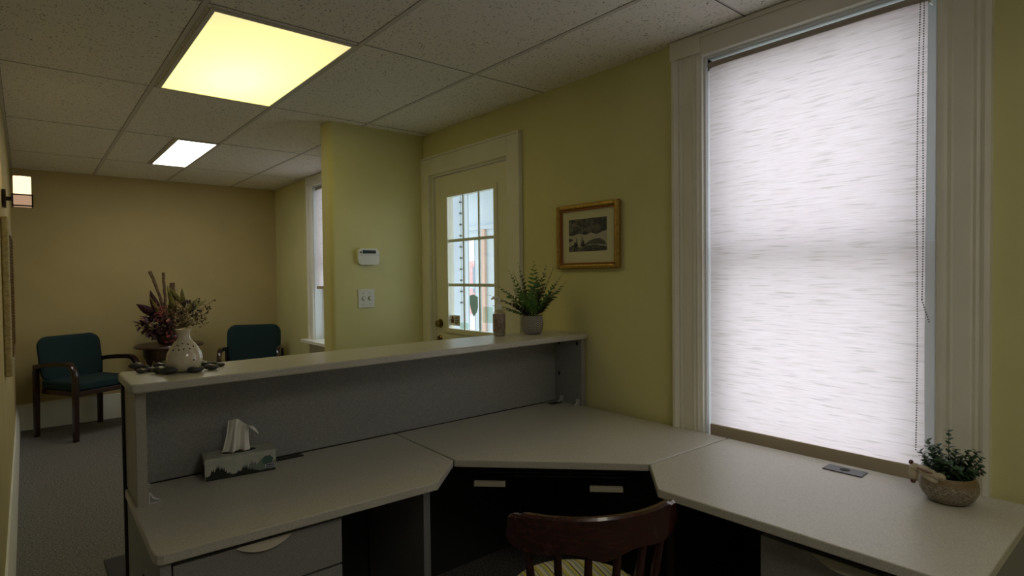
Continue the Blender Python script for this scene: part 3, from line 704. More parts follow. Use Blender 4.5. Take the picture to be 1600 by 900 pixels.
# right worktop
rd = thing('right_desk', 'grey laminate desk section along the window wall with drawer unit', 'desk', (2.2, .30, 0))
o_ = (2.2, .30)
slab('worktop', LAM, loc_([(1.702, 1.259), (1.524, 1.098), (1.542, .330), (1.56, .300), (1.60, .293), (2.10, .290), (2.213, .29), (2.213, 1.243)], o_), ZT - TK, ZT, rd)
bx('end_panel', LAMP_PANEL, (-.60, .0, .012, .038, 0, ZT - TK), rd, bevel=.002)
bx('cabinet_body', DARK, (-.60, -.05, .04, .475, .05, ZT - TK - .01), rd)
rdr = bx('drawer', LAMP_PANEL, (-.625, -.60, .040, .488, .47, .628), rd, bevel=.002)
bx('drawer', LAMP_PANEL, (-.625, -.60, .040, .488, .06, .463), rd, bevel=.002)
for z in (.628, .455):
    h_ = crescent(.155, .020, .016).build('pull_handle', BEIGE, rdr, smooth=60); h_.matrix_local = Matrix.Translation((-.625, .268, z)) @ Matrix.Rotation(R(-90), 4, 'Z')
bx('inner_panel', DARK, (-.50, .0, .86, .885, 0, ZT - TK), rd)
bx('rear_panel', DARK, (-.02, -.003, .04, .86, 0, ZT - TK), rd)
bx('floor_plinth', DARK, (-.58, -.05, .06, .46, 0, .05), rd)
gc = at(1320, 736, 2, ZT)
gm = MB().box(-.032, .032, -.062, .062, 0, .004); go = gm.build('cable_grommet', GREYP, rd, bevel=.002, loc=(gc.x - 2.2, gc.y - .30, ZT)); go.rotation_euler = (0, 0, R(1))
MB().lathe([(.016, .004), (.016, .0046)], 20).build('grommet_hole', HOLE, go)

# raised counter
kc = thing('raised_counter', 'long grey raised transaction counter shelf standing across the back of the desk', 'counter', (L0, YP, 0))
o_ = (L0, YP)
kt = [(L0, 2.278), (L0 - .003, 2.005), (L0 + .003, 1.994), (L0 + .015, 1.990), (2.215, 2.045), (2.236, 2.052), (2.240, 2.07), (2.240, 2.30), (2.10, 2.36), (1.46, 2.40)]
kt = [(L0 + .006, 2.300), (L0 - .002, 2.270), (L0 - .002, 2.006), (L0 + .004, 1.994), (L0 + .018, 1.990), (1.23, 2.018), (2.215, 2.040), (2.238, 2.046), (2.240, 2.07), (2.240, 2.345), (1.46, 2.345)]
slab('counter_top', LAM, loc_(kt, o_), ZK - KT, ZK, kc, bevel=.006)
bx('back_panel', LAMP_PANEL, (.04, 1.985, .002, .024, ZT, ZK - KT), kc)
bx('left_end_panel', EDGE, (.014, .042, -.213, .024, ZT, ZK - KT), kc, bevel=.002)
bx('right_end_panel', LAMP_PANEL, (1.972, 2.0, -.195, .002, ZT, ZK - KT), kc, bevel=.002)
tag(bx('front_panel', DARK, (L0 + .006, 2.236, YP + .026, YP + .048, 0, ZK - KT - .001)), 'dark floor length panel closing the public side under the counter top', 'panel')
bx('shadow_gap', BLACK, (.042, 1.972, -.0015, .001, ZT + .0005, ZT + .0035), kc)
for (x, y, z) in ((1.9715, -.03, 1.005), (1.9715, -.165, 1.01), (1.9715, -.03, .84)):
    MB().ball((x, y, z), (.003, .009, .011), 10).build('screw_cap', BLACK, kc)
MB().ball((1.72, .001, 1.005), (.009, .003, .010), 10).build('screw_cap', BLACK, kc)
def clip(x, y, s):
    m = MB(); m.box(-.002, .002, -.012, .012, 0, .034); m.box(0, s * .030, -.012, .012, 0, .003) if s > 0 else m.box(s * .030, 0, -.012, .012, 0, .003)
    m.tube([(s * .003, 0, .03), (s * .012, 0, .012), (s * .028, 0, .004)], .0035, 6)
    m.build('clear_clip', CLEARP, kc, loc=(x, y, ZT))
clip(.046, -.19, 1); clip(.046, -.02, 1); clip(1.968, -.17, -1); clip(1.968, -.05, -1)

tag(bx('floor_patch', mat('black_patch', (0.03, 0.03, 0.032), 0.8), (.262, 1.2, 2.95, 3.42, .001, .006), bevel=.002), 'dark flat patch on the carpet behind the counter, at the left edge', 'mat')  # thin dark sheet lying flat on the carpet

# ---------------------------------------------------------------- tissue box
tb = thing('tissue_box', 'pale tissue box with dark forest print and one tissue pulled up', 'tissue box', (.447, 2.142, ZT + .0005), R(-7))
TL, TD, THH = .226, .100, .074
PAPER = mat('box_card', (0.40, 0.43, 0.37), 0.55, c2=(0.46, 0.48, 0.42), scale=30)
bx('carton', PAPER, (0, TL, 0, TD, 0, THH), tb, bevel=.0012)
random.seed(3)
def treeline(name, m_, x0, x1, hf, d, seed):
    random.seed(seed); pts = [(x0, 0.0005)]; pts2 = []; x = x0
    while x < x1:
        h = hf((x - x0) / (x1 - x0)) * (0.78 + .4 * random.random()); wv = .004 + .003 * random.random()
        pts2 += [(x, h * .75), (x + wv * .3, h * .86), (x + wv * .5, h)]; x += wv
    pts2.append((x1, hf(1) * .7))
    pts = [(x0, .0005)] + pts2 + [(x1, .0005)]
    MB().prism(pts, -d, 0, axis=1).build(name, m_, tb)
treeline('pale_tree_print', mat('print_sage', (0.17, 0.22, 0.18), 0.6), .115, TL - .002, lambda t: .034 + .014 * math.sin(t * 2.5), .0003, 5)
treeline('dark_tree_print', mat('print_black', (0.012, 0.016, 0.014), 0.6), .002, TL - .002, lambda t: max(.007, .050 * (1 - t) ** .75 * (.65 + .35 * math.cos((t - .18) * 16)) + .004), .0006, 9)
MB().prism([(-.0 + .0005 + u, v) for u, v in ((0.001, .0005), (TD - .002, .0005), (TD - .002, .045), (.07, .06), (.05, .045), (.03, .052), (.001, .04))], -.0005, 0, axis=0).build('side_tree_print', MATS['print_black'], tb)
random.seed(8)
MB().prism([(TL - .040 + .018 * math.cos(a) * (1 + .1 * math.sin(5 * a)) + .012, .040 + .016 * math.sin(a) * (1 + .1 * math.cos(6 * a))) for a in [2 * math.pi * k / 24 for k in range(24)]], -.0005, 0, axis=1).build('teal_tree_print', mat('print_teal', (0.05, 0.12, 0.10), 0.6), tb)
MB().prism(rrect(TL - .021, .018, .031, .0145, .003), -.0010, 0, axis=1).build('logo_border', TISS, tb)
MB().prism(rrect(TL - .021, .018, .0285, .0125, .0025), -.0013, 0, axis=1).build('logo_field', mat('logo_navy', (0.02, 0.035, 0.10), 0.5), tb)
text('logo_lettering', 'Scotties', .0078, TISS, Matrix.Translation((TL - .021, -.0014, .018)) @ Matrix.Rotation(R(90), 4, 'X'), tb)
MB().lathe([(.055, THH + .0002), (.055, THH + .0007)], 32, (TL / 2, TD / 2, 0), sx=1.0, sy=.42).build('opening', HOLE, tb)
# pulled-up tissue: a pleated sheet that folds over at the top right
ts = MB(); nu, nv = 36, 22; rows = []
for j in range(nv + 1):
    v = j / nv; row = []
    for i in range(nu + 1):
        u = i / nu; s_ = u - .5
        wdt = .092 - .022 * math.sin(min(1, v * 1.3) * 1.57)
        x = TL * .46 + s_ * wdt + .012 * v
        y = TD / 2 + .012 * math.sin(u * 13 + v * 1.0) * (1 - .25 * v) + .004 * math.sin(u * 31)
        z = THH + .001 + .108 * v - .010 * (1 - abs(s_) * 2) * 0 + .010 * math.sin(u * 3.0) * v
        if v > .72:
            k = (v - .72) / .28; b_ = max(0, u - .35) / .65
            x += .026 * k * b_; z += (-.058 * k * k * b_); y -= .030 * k * b_
        row.append(ts.bm.verts.new((x, y, z)))
    rows.append(row)
for j in range(nv):
    for i in range(nu): ts.bm.faces.new((rows[j][i], rows[j][i + 1], rows[j + 1][i + 1], rows[j + 1][i]))
tm = bpy.data.materials.new('soft_tissue'); tm.use_nodes = True; nt = tm.node_tree; nt.nodes.clear()
o2 = nt.nodes.new('ShaderNodeOutputMaterial'); mx2 = nt.nodes.new('ShaderNodeMixShader'); d2 = nt.nodes.new('ShaderNodeBsdfDiffuse'); t2 = nt.nodes.new('ShaderNodeBsdfTranslucent')
for q in (d2, t2): q.inputs[0].default_value = (0.95, 0.94, 0.90, 1)
mx2.inputs[0].default_value = .08; nt.links.new(d2.outputs[0], mx2.inputs[1]); nt.links.new(t2.outputs[0], mx2.inputs[2]); nt.links.new(mx2.outputs[0], o2.inputs[0])
ts.build('tissue', tm, tb, subsurf=1, smooth=180)

# ---------------------------------------------------------------- vase and pebbles on the counter
vp = at(284.5, 578, 2, ZK); VX, VY = vp.x + .002, 2.170
vz = thing('bulb_vase', 'cream speckled round bellied vase with small pierced holes among black pebbles', 'vase', (VX, VY, ZK + .0005))
prof = [(.030, 0), (.040, .003), (.048, .014), (.0535, .032), (.054, .045), (.050, .062), (.041, .080), (.031, .093), (.0225, .103), (.0185, .112), (.0178, .120), (.0200, .130), (.0235, .137), (.0240, .139), (.0215, .138), (.0160, .125), (.014, .11)]
MB().lathe(prof, 40).build('body', CERAM, vz, smooth=80)
cdir = math.atan2(-VY, -VX)
for (da, z) in ((-30, .088), (-9, .094), (20, .091), (-20, .075), (-2, .077), (22, .077), (-45, .074), (42, .083), (30, .04)):
    a = cdir + R(da)
    r = None
    for (r0, z0), (r1, z1) in zip(prof, prof[1:]):
        if z0 <= z <= z1: r = r0 + (r1 - r0) * (z - z0) / (z1 - z0); break
    MB().ball((math.cos(a) * r, math.sin(a) * r, z), (.0028, .0028, .0026), 8).build('pierced_hole', HOLE, vz)
random.seed(11)
peb = [(213, 579, 12, 'oval black pebble at the far left end of the pebble row'), (221, 586, 8, 'small flat black pebble nearest the counter corner'),
       (235, 584, 9, 'small black pebble just right of the leftmost pair'), (249, 578, 10, 'black pebble touching the left side of the vase'),
       (250, 586, 13, 'dark pebble in front of the vase, left'), (272, 586, 14, 'largest dark grey pebble lying in front of the vase'),
       (302, 584.5, 13, 'long flat black pebble at the front right foot of the vase'), (330, 581, 12, 'black pebble with pale sheen, front right of the row'),
       (322, 575, 10, 'black pebble behind the right side of the row'), (344, 576, 8, 'small black pebble at the far right end of the row'),
       (316, 573, 9, 'black pebble tucked behind the right side of the vase'), (336, 574, 7, 'tiny black pebble between the two right end pebbles'),
       (246, 576, 8, 'black pebble at the back left of the vase'), (228, 579, 6, 'tiny black pebble behind the leftmost oval one'),
       (262, 584, 8, 'small dark pebble left of the largest one')]
for i, (px, py_, hw_, lab) in enumerate(peb):
    p = at(px, py_ - 3, 2, ZK); rr = hw_ / FPX * 1.78
    m = MB().ball((0, 0, 0), (rr, rr * (.55 + .25 * random.random()), rr * .36 + .0016), 14)
    for v in m.bm.verts: v.co *= 1 + .07 * math.sin(v.co.x * 260 + i) * math.cos(v.co.y * 230 + i * 2)
    o = m.build('pebble', STONE, smooth=80); zmin = min(v.co.z for v in o.data.vertices)
    dx, dy = p.x - VX, p.y - VY; dd = math.hypot(dx, dy)
    if dd < .045 + rr * .8: q = (.045 + rr * .8) / max(dd, 1e-4); p.x = VX + dx * q; p.y = VY + dy * q
    o.location = (p.x, p.y, ZK - zmin); o.rotation_euler = (0, 0, R(-15 + random.uniform(-25, 25)))
    tag(o, lab, 'pebble', 'black pebbles around the vase')

# ---------------------------------------------------------------- hand sanitizer
hp = at(777, 524, 2, ZK); hs = thing('pump_bottle', 'clear pump bottle with brown patterned label beside the potted fern', 'pump bottle', (hp.x - .008, hp.y - .026, ZK + .0005), R(-38))
MB().lathe([(.0285, 0), (.0315, .004), (.0315, .112), (.029, .120), (.020, .128), (.0125, .132), (.0125, .138)], 32).build('bottle', BOTTLE, hs, smooth=50)
MB().lathe([(.0318, .020), (.0320, .0205), (.0320, .1095), (.0318, .110)], 32).build('label', mat('label_brown', (0.20, 0.14, 0.11), 0.5, c2=(0.34, 0.27, 0.22), scale=60, lo=.42, hi=.58), hs)
MB().lathe([(.0290, .003), (.0290, .018)], 24).build('liquid', mat('clear_gel', (0.45, 0.42, 0.36), 0.1), hs)
MB().lathe([(.0145, .134), (.0150, .136), (.0145, .155), (.0125, .158), (.006, .160), (.0048, .162), (.0048, .182)], 20).build('pump_collar', WHITEP, hs)
MB().tube([(0, 0, .180), (0, 0, .189), (-.006, 0, .192), (-.030, 0, .192), (-.038, 0, .186)], [.0075, .0085, .008, .0055, .004], 12).build('pump_head', WHITEP, hs)

# ---------------------------------------------------------------- potted fern
fp = at(833, 522, 2, ZK); FXY = (fp.x, fp.y + .005)
pf_ = thing('potted_fern', 'small green fern in a grey pot embossed with leaf ribs on the counter', 'potted plant', (FXY[0], FXY[1], ZK + .0005))
MB().lathe([(.036, 0), (.044, .004), (.052, .022), (.057, .048), (.057, .068), (.054, .090), (.0525, .096), (.049, .096), (.049, .080)], 40).build('pot', WPOT, pf_, smooth=60)
MB().lathe([(.0485, .081), (.044, .086), (.02, .088)], 20).build('soil', SOIL, pf_)
random.seed(21)
def frond(base, dirv, L, droop, wl, m_):
    m = MB(); d = Vector(dirv).normalized(); pts = []
    hx = Vector((d.x, d.y, 0)); hx = hx.normalized() if hx.length > .01 else Vector((1, 0, 0))
    n = 13; p = Vector(base); cur = d.copy()
    for i in range(n + 1):
        pts.append(p.copy()); p += cur * (L / n); cur = (cur + (hx * .6 - Vector((0, 0, 1))) * droop / n).normalized()
    m.tube(pts, [.0014 * (1 - .7 * i / n) for i in range(n + 1)], 5)
    for i in range(2, n + 1):
        t = i / n; T = (pts[i] - pts[i - 1]).normalized(); side = T.cross(Vector((0, 0, 1)))
        if side.length < .2: side = T.cross(Vector((0, 1, 0)))
        side.normalize(); nn = side.cross(T)
        if nn.dot(Vector((-1, -1, .3))) < 0: nn = -nn
        LL = wl * (math.sin(math.pi * (0.15 + .85 * t) ** .85) * .9 + .18)
        for s in (-1, 1): m.leaf(pts[i] - T * random.uniform(0, L / n * .5), side * s + T * .45 + nn * random.uniform(-.15, .25), nn, LL, LL * .40, .25, 3)
    return m.build('frond', m_, pf_, smooth=80)
cr_, cu_ = rt0, Vector((0, 0, 1))     # spread the fronds mostly sideways to the wall
tips = [(-60, 70, .55), (-75, 48, .9), (-40, 92, .25), (-25, 105, .1), (5, 112, .05), (25, 100, .15), (45, 80, .45), (62, 76, .5), (-68, 25, 1.1), (20, 70, .6), (-15, 80, .4), (38, 98, .2), (-50, 60, 1.0), (40, 58, .7), (-5, 60, .6), (10, 88, .3), (-32, 70, .6), (30, 55, .9), (-52, 14, .9), (-48, 32, .9), (-30, 90, .4), (52, 88, .4)]
for i, (dx, dz, dr) in enumerate(tips):
    dep = random.uniform(-1, 1) * 30
    v = cr_ * dx * .9 + cu_ * dz + Vector((fwd.x, fwd.y, 0)) * (-dep)
    L = math.sqrt(dx * dx + dz * dz) / FPX * 2.7 * 1.02 * (.96 if dr < .7 else 1.02)
    b = Vector((0, 0, .085)) + cr_ * dx * .0003
    if i in (1, 8, 12, 18, 19): v.z += 14
    frond(b, v, L * .93, dr * .42, .036 + .006 * random.random(), FERND if i % 2 else FERN)
cm = MB()
for k in range(90):
    a = random.uniform(0, 6.28); r = random.uniform(0, .05); z = random.uniform(.088, .16)
    cm.leaf((r * math.cos(a), r * math.sin(a), z), (math.cos(a), math.sin(a), random.uniform(-.2, 1)), (0, 0, 1), random.uniform(.014, .026), .010, .3)
for k in range(10): a = k * .63; cm.tube([(0, 0, .085), (.02 * math.cos(a), .02 * math.sin(a), .13)], .0012, 5)
cm.build('inner_leaves', FERN, pf_, smooth=80)

# ---------------------------------------------------------------- bunny planter on the right desk
bp = at(1488, 786, 2, ZT); bp = Vector((bp.x + .012, bp.y + .012, 0))
bn = thing('bunny_planter', 'round mottled brown glazed planter with small green shrub on the right desk', 'potted plant', (bp.x, bp.y, ZT + .0005))
pr_ = [(.038, 0), (.050, .003), (.064, .018), (.0725, .036), (.0735, .050), (.071, .064), (.066, .076), (.0635, .080), (.0595, .079), (.060, .066), (.058, .062)]
MB().lathe(pr_, 44).build('pot', POT, bn, smooth=60)
MB().lathe([(.0595, .066), (.05, .071), (.02, .073)], 24).build('soil', SOIL, bn)
# frame of reference: r_ = picture right, toward = towards the camera
rr_ = Vector((math.cos(R(-66)), math.sin(R(-66)), 0)); tw = Vector((-rr_.y, rr_.x, 0)) * -1
tw = Vector((-bp.x, -bp.y, 0)).normalized(); rr_ = Vector((-tw.y, tw.x, 0)); 
if rr_.dot(rt0) < 0: rr_ = -rr_
def B(r, t, z): v = rr_ * r + tw * t; return (v.x, v.y, z)
b = MB()
b.tube([B(-.028, .052, .078), B(-.040, .047, .083), B(-.054, .036, .087), B(-.066, .024, .090), B(-.074, .020, .090)], [.012, .0165, .017, .0135, .012], 12)
b.ball(B(-.080, .022, .088), (.0165, .0165, .0155), 14)
b.tube([B(-.083, .024, .088), B(-.087, .027, .074), B(-.085, .029, .062), B(-.083, .030, .054)], [.013, .0115, .009, .0062], 12)
b.tube([B(-.066, .033, .082), B(-.050, .052, .074), B(-.034, .062, .069), B(-.022, .065, .068)], [.009, .008, .0065, .006], 10)
b.ball(B(-.020, .058, .083), (.0155, .0155, .0125), 14)
b.build('bunny_figure', BUNNY, bn, subsurf=1, smooth=180)['label'] = 'cream bunny draped over the rim'
e_ = MB(); e_.tube([B(-.073, .038, .096), B(-.060, .049, .093), B(-.046, .055, .091), B(-.036, .056, .090)], [.003, .0065, .006, .003], 10, flat=.6); e_.build('bunny_ear', mat('ear_pink', (0.22, 0.12, 0.09), 0.6), bn, smooth=180)
MB().ball(B(-.0855, .028, .052), (.0075, .0075, .0085), 12).build('bunny_nose', BUNBR, bn)
MB().ball(B(-.091, .018, .103), (.0065, .0065, .0075), 12).build('bunny_tail', BUNBR, bn)
MB().ball(B(-.018, .071, .084), (.006, .006, .005), 12).build('foot_pad', mat('pad_tan', (0.42, 0.30, 0.20), 0.6), bn)
random.seed(5)
def sprig(r, t, top, lean_r, lean_t, big):
    m = MB(); base = Vector(B(r * .5, t * .5, .070)); tip = Vector(B((r + lean_r) * 1.12, t + lean_t, .07 + (top - .07) * 1.36)); big *= 1.6; midp = (base + tip) / 2 + Vector(B(r * .3, t * .3, .0)) * .3
    P = bez(base, midp, tip, 12); m.tube(P, [.0014 * (1 - .5 * i / 11) for i in range(12)], 5)
    for i in range(2, 12):
        T = (P[i] - P[i - 1]).normalized(); a0_ = (i % 2) * R(90) + random.uniform(-.4, .4); o1 = T.orthogonal().normalized(); o2_ = T.cross(o1)
        for s in (0, math.pi):
            d = o1 * math.cos(a0_ + s) + o2_ * math.sin(a0_ + s) + T * .45 + Vector((0, 0, .2))
            m.leaf(P[i], d, T, big * (1.1 - .4 * i / 12), big * .62, .2, 3)
    m.build('sprig', SHRUB, bn, smooth=80)
for (r, t, top, lr, lt, bg_) in ((-.050, .0, .118, -.010, 0, .013), (-.040, .01, .145, -.004, 0, .014), (-.030, -.02, .128, -.004, 0, .014), (-.012, .0, .135, -.010, 0, .014), (.0, -.01, .168, .0, 0, .014),
        (.010, .02, .125, .004, 0, .014), (.022, .01, .118, .004, 0, .014), (.034, -.01, .130, .006, 0, .013), (.040, .01, .120, .008, 0, .013), (.048, .0, .133, .010, 0, .013), (.052, .01, .105, .014, 0, .013),
        (.056, -.02, .118, .012, 0, .012), (-.02, .03, .112, 0, .01, .014), (.02, .04, .100, 0, .01, .014), (.04, .03, .098, .01, .01, .013), (.0, .035, .108, 0, .01, .014), (-.035, -.03, .118, 0, 0, .014), (.015, -.03, .125, 0, 0, .014), (-.045, .02, .104, -.006, 0, .013), (.058, .0, .092, .012, .0, .012)):
    sprig(r, t, top, lr, lt, bg_)
dn = MB()
for k in range(150):
    a = random.uniform(0, 6.28); r = .058 * math.sqrt(random.random()); z = random.uniform(.072, .104)
    dn.leaf((r * math.cos(a), r * math.sin(a), z), (math.cos(a), math.sin(a), random.uniform(-.1, 1)), (0, 0, 1), random.uniform(.011, .016), .009, .25)
for k in range(9): a = k * .7; dn.tube([(0.02 * math.cos(a), .02 * math.sin(a), .07), (.045 * math.cos(a), .045 * math.sin(a), .10)], .0012, 5)
dn.build('dense_leaves', SHRUB, bn, smooth=80)

# ---------------------------------------------------------------- guest armchairs
def rrectxy(w_, d, r, n=5): return rrect(0, 0, w_, d, r, n)
def armchair(label, loc, rz):
    t = thing('guest_armchair', label, 'chair', loc, rz, 'teal waiting chairs')
    MB().prism(rrectxy(.50, .50, .05), .42, .495).build('seat', TEAL, t, bevel=.02, bseg=4)
    m = MB(); n = 12; H0, H1 = .46, .875
    P = rrect(0, 0, .53, H1 - H0, .10, 7)
    f_, b_ = [], []
    Mr = Matrix.Translation((0, .235, .665)) @ Matrix.Rotation(R(-9), 4, 'X')
    bm = m.bm; nx = 16; nzz = 28
    def clampx(z, w=.265, h=.2075, r=.09):
        if abs(z) > h - r: k = abs(z) - (h - r); return w - r + math.sqrt(max(0, r * r - k * k))
        return w
    G = {}
    for sgn in (-1, 1):
        for i in range(nzz + 1):
            z = -.2075 * math.cos(math.pi * i / nzz); wx = clampx(z) - .02 * max(0, 1 - i / (nzz * .4))
            for j in range(nx + 1):
                x = -wx + 2 * wx * j / nx; e = min(1, (wx - abs(x)) / .03) ; e2 = min(1, (.2075 - abs(z)) / .03)
                th = .012 + .018 * math.sqrt(max(0, min(e, e2)))
                y = sgn * th + .22 * x * x * -1 + .0
                G[sgn, i, j] = bm.verts.new(Mr @ Vector((x, y, z)))
    for i in range(nzz):
        for j in range(nx):
            bm.faces.new((G[-1, i, j], G[-1, i, j + 1], G[-1, i + 1, j + 1], G[-1, i + 1, j])); bm.faces.new((G[1, i, j], G[1, i + 1, j], G[1, i + 1, j + 1], G[1, i, j + 1]))
    for i in range(nzz):
        for j in (0, nx): bm.faces.new((G[-1, i, j], G[1, i, j], G[1, i + 1, j], G[-1, i + 1, j]))
    for j in range(nx):
        for i in (0, nzz): bm.faces.new((G[-1, i, j], G[-1, i, j + 1], G[1, i, j + 1], G[1, i, j]))
    m.build('backrest', TEAL, t, smooth=50)
    MB().prism(rrectxy(.50, .49, .03), .375, .42).build('seat_rail', MAHOG, t, bevel=.006)
    for s in (-1, 1):
        x = s * .272
        pts = [(x, .262, .0), (x, .258, .30), (x, .255, .56), (x, .25, .615)]
        MB().tube(pts, [.019, .021, .021, .019], 12, square=True).build('rear_leg', MAHOG, t, smooth=40)
        MB().tube([(x, -.255, 0), (x, -.258, .25), (x, -.262, .50)], [.019, .021, .021], 12, square=True).build('front_leg', MAHOG, t, smooth=40)
        ar = [(x, -.262, .49)] + bez((x, -.262, .53), (x, -.262, .655), (x, -.15, .655), 8) + [(x, .0, .648), (x, .15, .632), (x, .262, .612)]
        MB().tube(ar, .021, 12, square=True).build('armrest', MAHOG, t, smooth=40)
    return t
a1 = armchair('teal fabric armchair with dark wood frame left of the small table', (.415, 6.455, 0), R(29))
def copy_tree(o, loc, rz, label):
    r = o.copy(); col.objects.link(r); r.location = loc; r.rotation_euler = (0, 0, rz); r['label'] = label
    for ch in list(o.children):
        c = ch.copy(); col.objects.link(c); c.parent = r
        for g_ in list(ch.children): d = g_.copy(); col.objects.link(d); d.parent = c
    return r
copy_tree(a1, (1.79, 6.33, 0), R(-22), 'teal fabric armchair in the far right corner, right of the small table')

# ---------------------------------------------------------------- side table and dried arrangement
TX, TY, TZ = 1.075, 6.53, .735
stb = thing('side_table', 'small dark round wooden table with turned legs against the far wall', 'table', (TX, TY, 0))
MB().lathe([(.27, TZ - .030), (.295, TZ - .026), (.30, TZ - .018), (.295, TZ - .008), (.285, TZ - .006), (.28, TZ)], 48).build('table_top', DKWOOD, stb)
MB().lathe([(.20, TZ - .14), (.215, TZ - .138), (.225, TZ - .10), (.225, TZ - .032)], 24).build('apron', DKWOOD, stb)
for k in range(4):
    a = R(45 + 90 * k + 8); x, y = .195 * math.cos(a), .195 * math.sin(a)
    MB().lathe([(.016, 0), (.022, .02), (.018, .06), (.024, .10), (.016, .16), (.022, .30), (.028, .42), (.018, .47), (.026, .50), (.020, .53), (.030, .56), (.030, TZ - .06)], 14, (x, y, 0)).build('leg', DKWOOD, stb)
MB().lathe([(.15, .14), (.16, .145), (.16, .160), (.15, .165)], 24).build('lower_shelf', DKWOOD, stb)

fa = thing('dried_arrangement', 'tall dried flower and branch arrangement standing on the dark side table', 'flower arrangement', (TX, TY, TZ + .0005))
MB().lathe([(.075, 0), (.095, .01), (.115, .06), (.11, .09), (.10, .095), (.095, .08)], 28).build('bowl', mat('dark_bowl', (0.05, 0.02, 0.018), 0.35), fa)
MB().lathe([(.094, .082), (.05, .10)], 16).build('moss', SOIL, fa)
def AP(px, py_, dy=0.0):
    p = at(px, py_, 1, TY + dy); return p - Vector((TX, TY, TZ))
random.seed(31)
base = Vector((0.02, 0, .09))
def branch(pl, r0, r1, m_=STICK, name='branch'):
    P = [base] + [AP(*q) for q in pl]; Q = []
    for i in range(len(P) - 1):
        for k in range(4): Q.append(P[i].lerp(P[i + 1], k / 4) + Vector((random.uniform(-1, 1), random.uniform(-1, 1), random.uniform(-1, 1))) * .004)
    Q.append(P[-1]); n = len(Q)
    MB().tube(Q, [r0 + (r1 - r0) * i / (n - 1) for i in range(n)], 8).build(name, m_, fa, smooth=60)
branch([(252, 472), (245, 450), (237, 432), (234, 424)], .012, .016)
branch([(258, 475), (257, 450), (255, 426)], .012, .013)
branch([(271, 480), (270, 455), (269, 442)], .018, .024)
def bigleaf(px0, py0, px1, py1, W, m_, name, dy=0.0, curl=.15):
    p = AP(px0, py0, dy); q = AP(px1, py1, dy - .02); d = q - p
    MB().leaf(p, d, Vector((-fwd.x, -fwd.y, .25)), d.length, W, curl, 6).build(name, m_, fa, smooth=80, solid=.002)
bigleaf(244, 492, 212, 474, .085, BURG, 'burgundy_leaf', 0, -.1)
bigleaf(250, 490, 232, 455, .085, BURG, 'burgundy_leaf')
bigleaf(262, 505, 231, 465, .045, OLIVE, 'olive_leaf', -.05)
bigleaf(275, 485, 258, 447, .05, OLIVE, 'olive_leaf', -.03)
bigleaf(284, 474, 262, 448, .05, OLIVE, 'olive_leaf', -.03)
bigleaf(288, 480, 282, 450, .05, OLIVE, 'olive_leaf', -.05)
bigleaf(296, 490, 305, 464, .05, OLIVE, 'olive_leaf', -.03, .3)
bigleaf(300, 486, 320, 466, .045, OLIVE, 'olive_leaf', -.03, .3)
bigleaf(268, 500, 262, 470, .05, OLIVE, 'olive_leaf', .03)
stm = MB(); lv = MB(); br = MB(); pk = MB(); rb = MB()
def spray(px, py_, dy):
    tip = AP(px, py_, dy); P = bez(base + Vector((random.uniform(-.03, .03), random.uniform(-.03, .03), 0)), base.lerp(tip, .5) + Vector((0, 0, .05)), tip, 10)
    stm.tube(P, .0022, 5)
    for i in range(3, 10):
        for s in range(2): lv.leaf(P[i], Vector((random.uniform(-1, 1), random.uniform(-1, 1), random.uniform(-.3, 1))), (0, 0, 1), random.uniform(.018, .036), .013, .2)
    return tip
ends = [(334, 470), (328, 478), (322, 490), (318, 500), (310, 470), (306, 492), (300, 500), (312, 506), (296, 475), (289, 468), (283, 490), (276, 478), (292, 505), (285, 508), (300, 484), (268, 492), (262, 486), (320, 497), (278, 500), (303, 508)]
for (x, y) in ends:
    tip = spray(x, y, random.uniform(-.12, .10))
    if random.random() < .6:
        for k in range(3): br.ball(tip + Vector((random.uniform(-.02, .02), 0, random.uniform(-.02, .02))), .009, 8)
for (x, y) in ((290, 470), (295, 472), (311, 486), (326, 481), (304, 478), (287, 473)):
    c = AP(x, y, -.1)
    for k in range(4): br.ball(c + Vector((random.uniform(-.018, .018), random.uniform(-.01, .01), random.uniform(-.014, .014))), .010, 8)
for k in range(420):
    c = AP(random.gauss(284, 17), random.gauss(494, 11), random.uniform(-.12, .08))
    if c.z < .10: continue
    lv.leaf(c, Vector((random.uniform(-1, 1), random.uniform(-.6, .3), random.uniform(-.4, 1.2))), (0, -.4, 1), random.uniform(.022, .05), .014, .2)
stm.build('thin_stems', BRONZEL, fa); lv.build('small_leaves', BRONZEL, fa, smooth=80); br.build('dark_berries', mat('dark_berry', (0.03, 0.012, 0.015), 0.35), fa)
bf = MB()
for k in range(260):
    a = random.uniform(0, 6.28); px = 243 + 26 * math.cos(a) * math.sqrt(random.random()); pz_ = 508 + 19 * math.sin(a) * math.sqrt(random.random())
    c = AP(px, pz_, random.uniform(-.14, .10)); bf.leaf(c, Vector((random.uniform(-1, 1), random.uniform(-1, .3), random.uniform(-.6, .8))), (0, -.3, 1), random.uniform(.035, .07), .032, .2)
for k in range(26): a = k * .24; bf.tube([base, AP(243 + 22 * math.cos(a), 508 + 15 * math.sin(a), random.uniform(-.1, .1))], .0025, 5)
bf.build('burgundy_foliage', BURG, fa, smooth=80)
for k in range(34):
    c = AP(random.gauss(252, 5), random.gauss(487, 7), -.12); rb.ball(c, .009, 8)
for k in range(14): c = AP(random.gauss(267, 4), random.gauss(527, 4), -.14); rb.ball(c, .010, 8)
for k in range(8): a = k; rb.tube([base, AP(252 + 4 * math.cos(a), 487 + 6 * math.sin(a), -.11)], .002, 5)
rb.build('red_berries', REDB, fa)
for (x, y) in ((261, 502), (263, 500), (224, 500), (221, 497)):
    pk.ball(AP(x, y, -.16), .011, 8); pk.tube([base, AP(x, y, -.16)], .002, 5)
pk.build('pale_blossoms', PINK, fa)

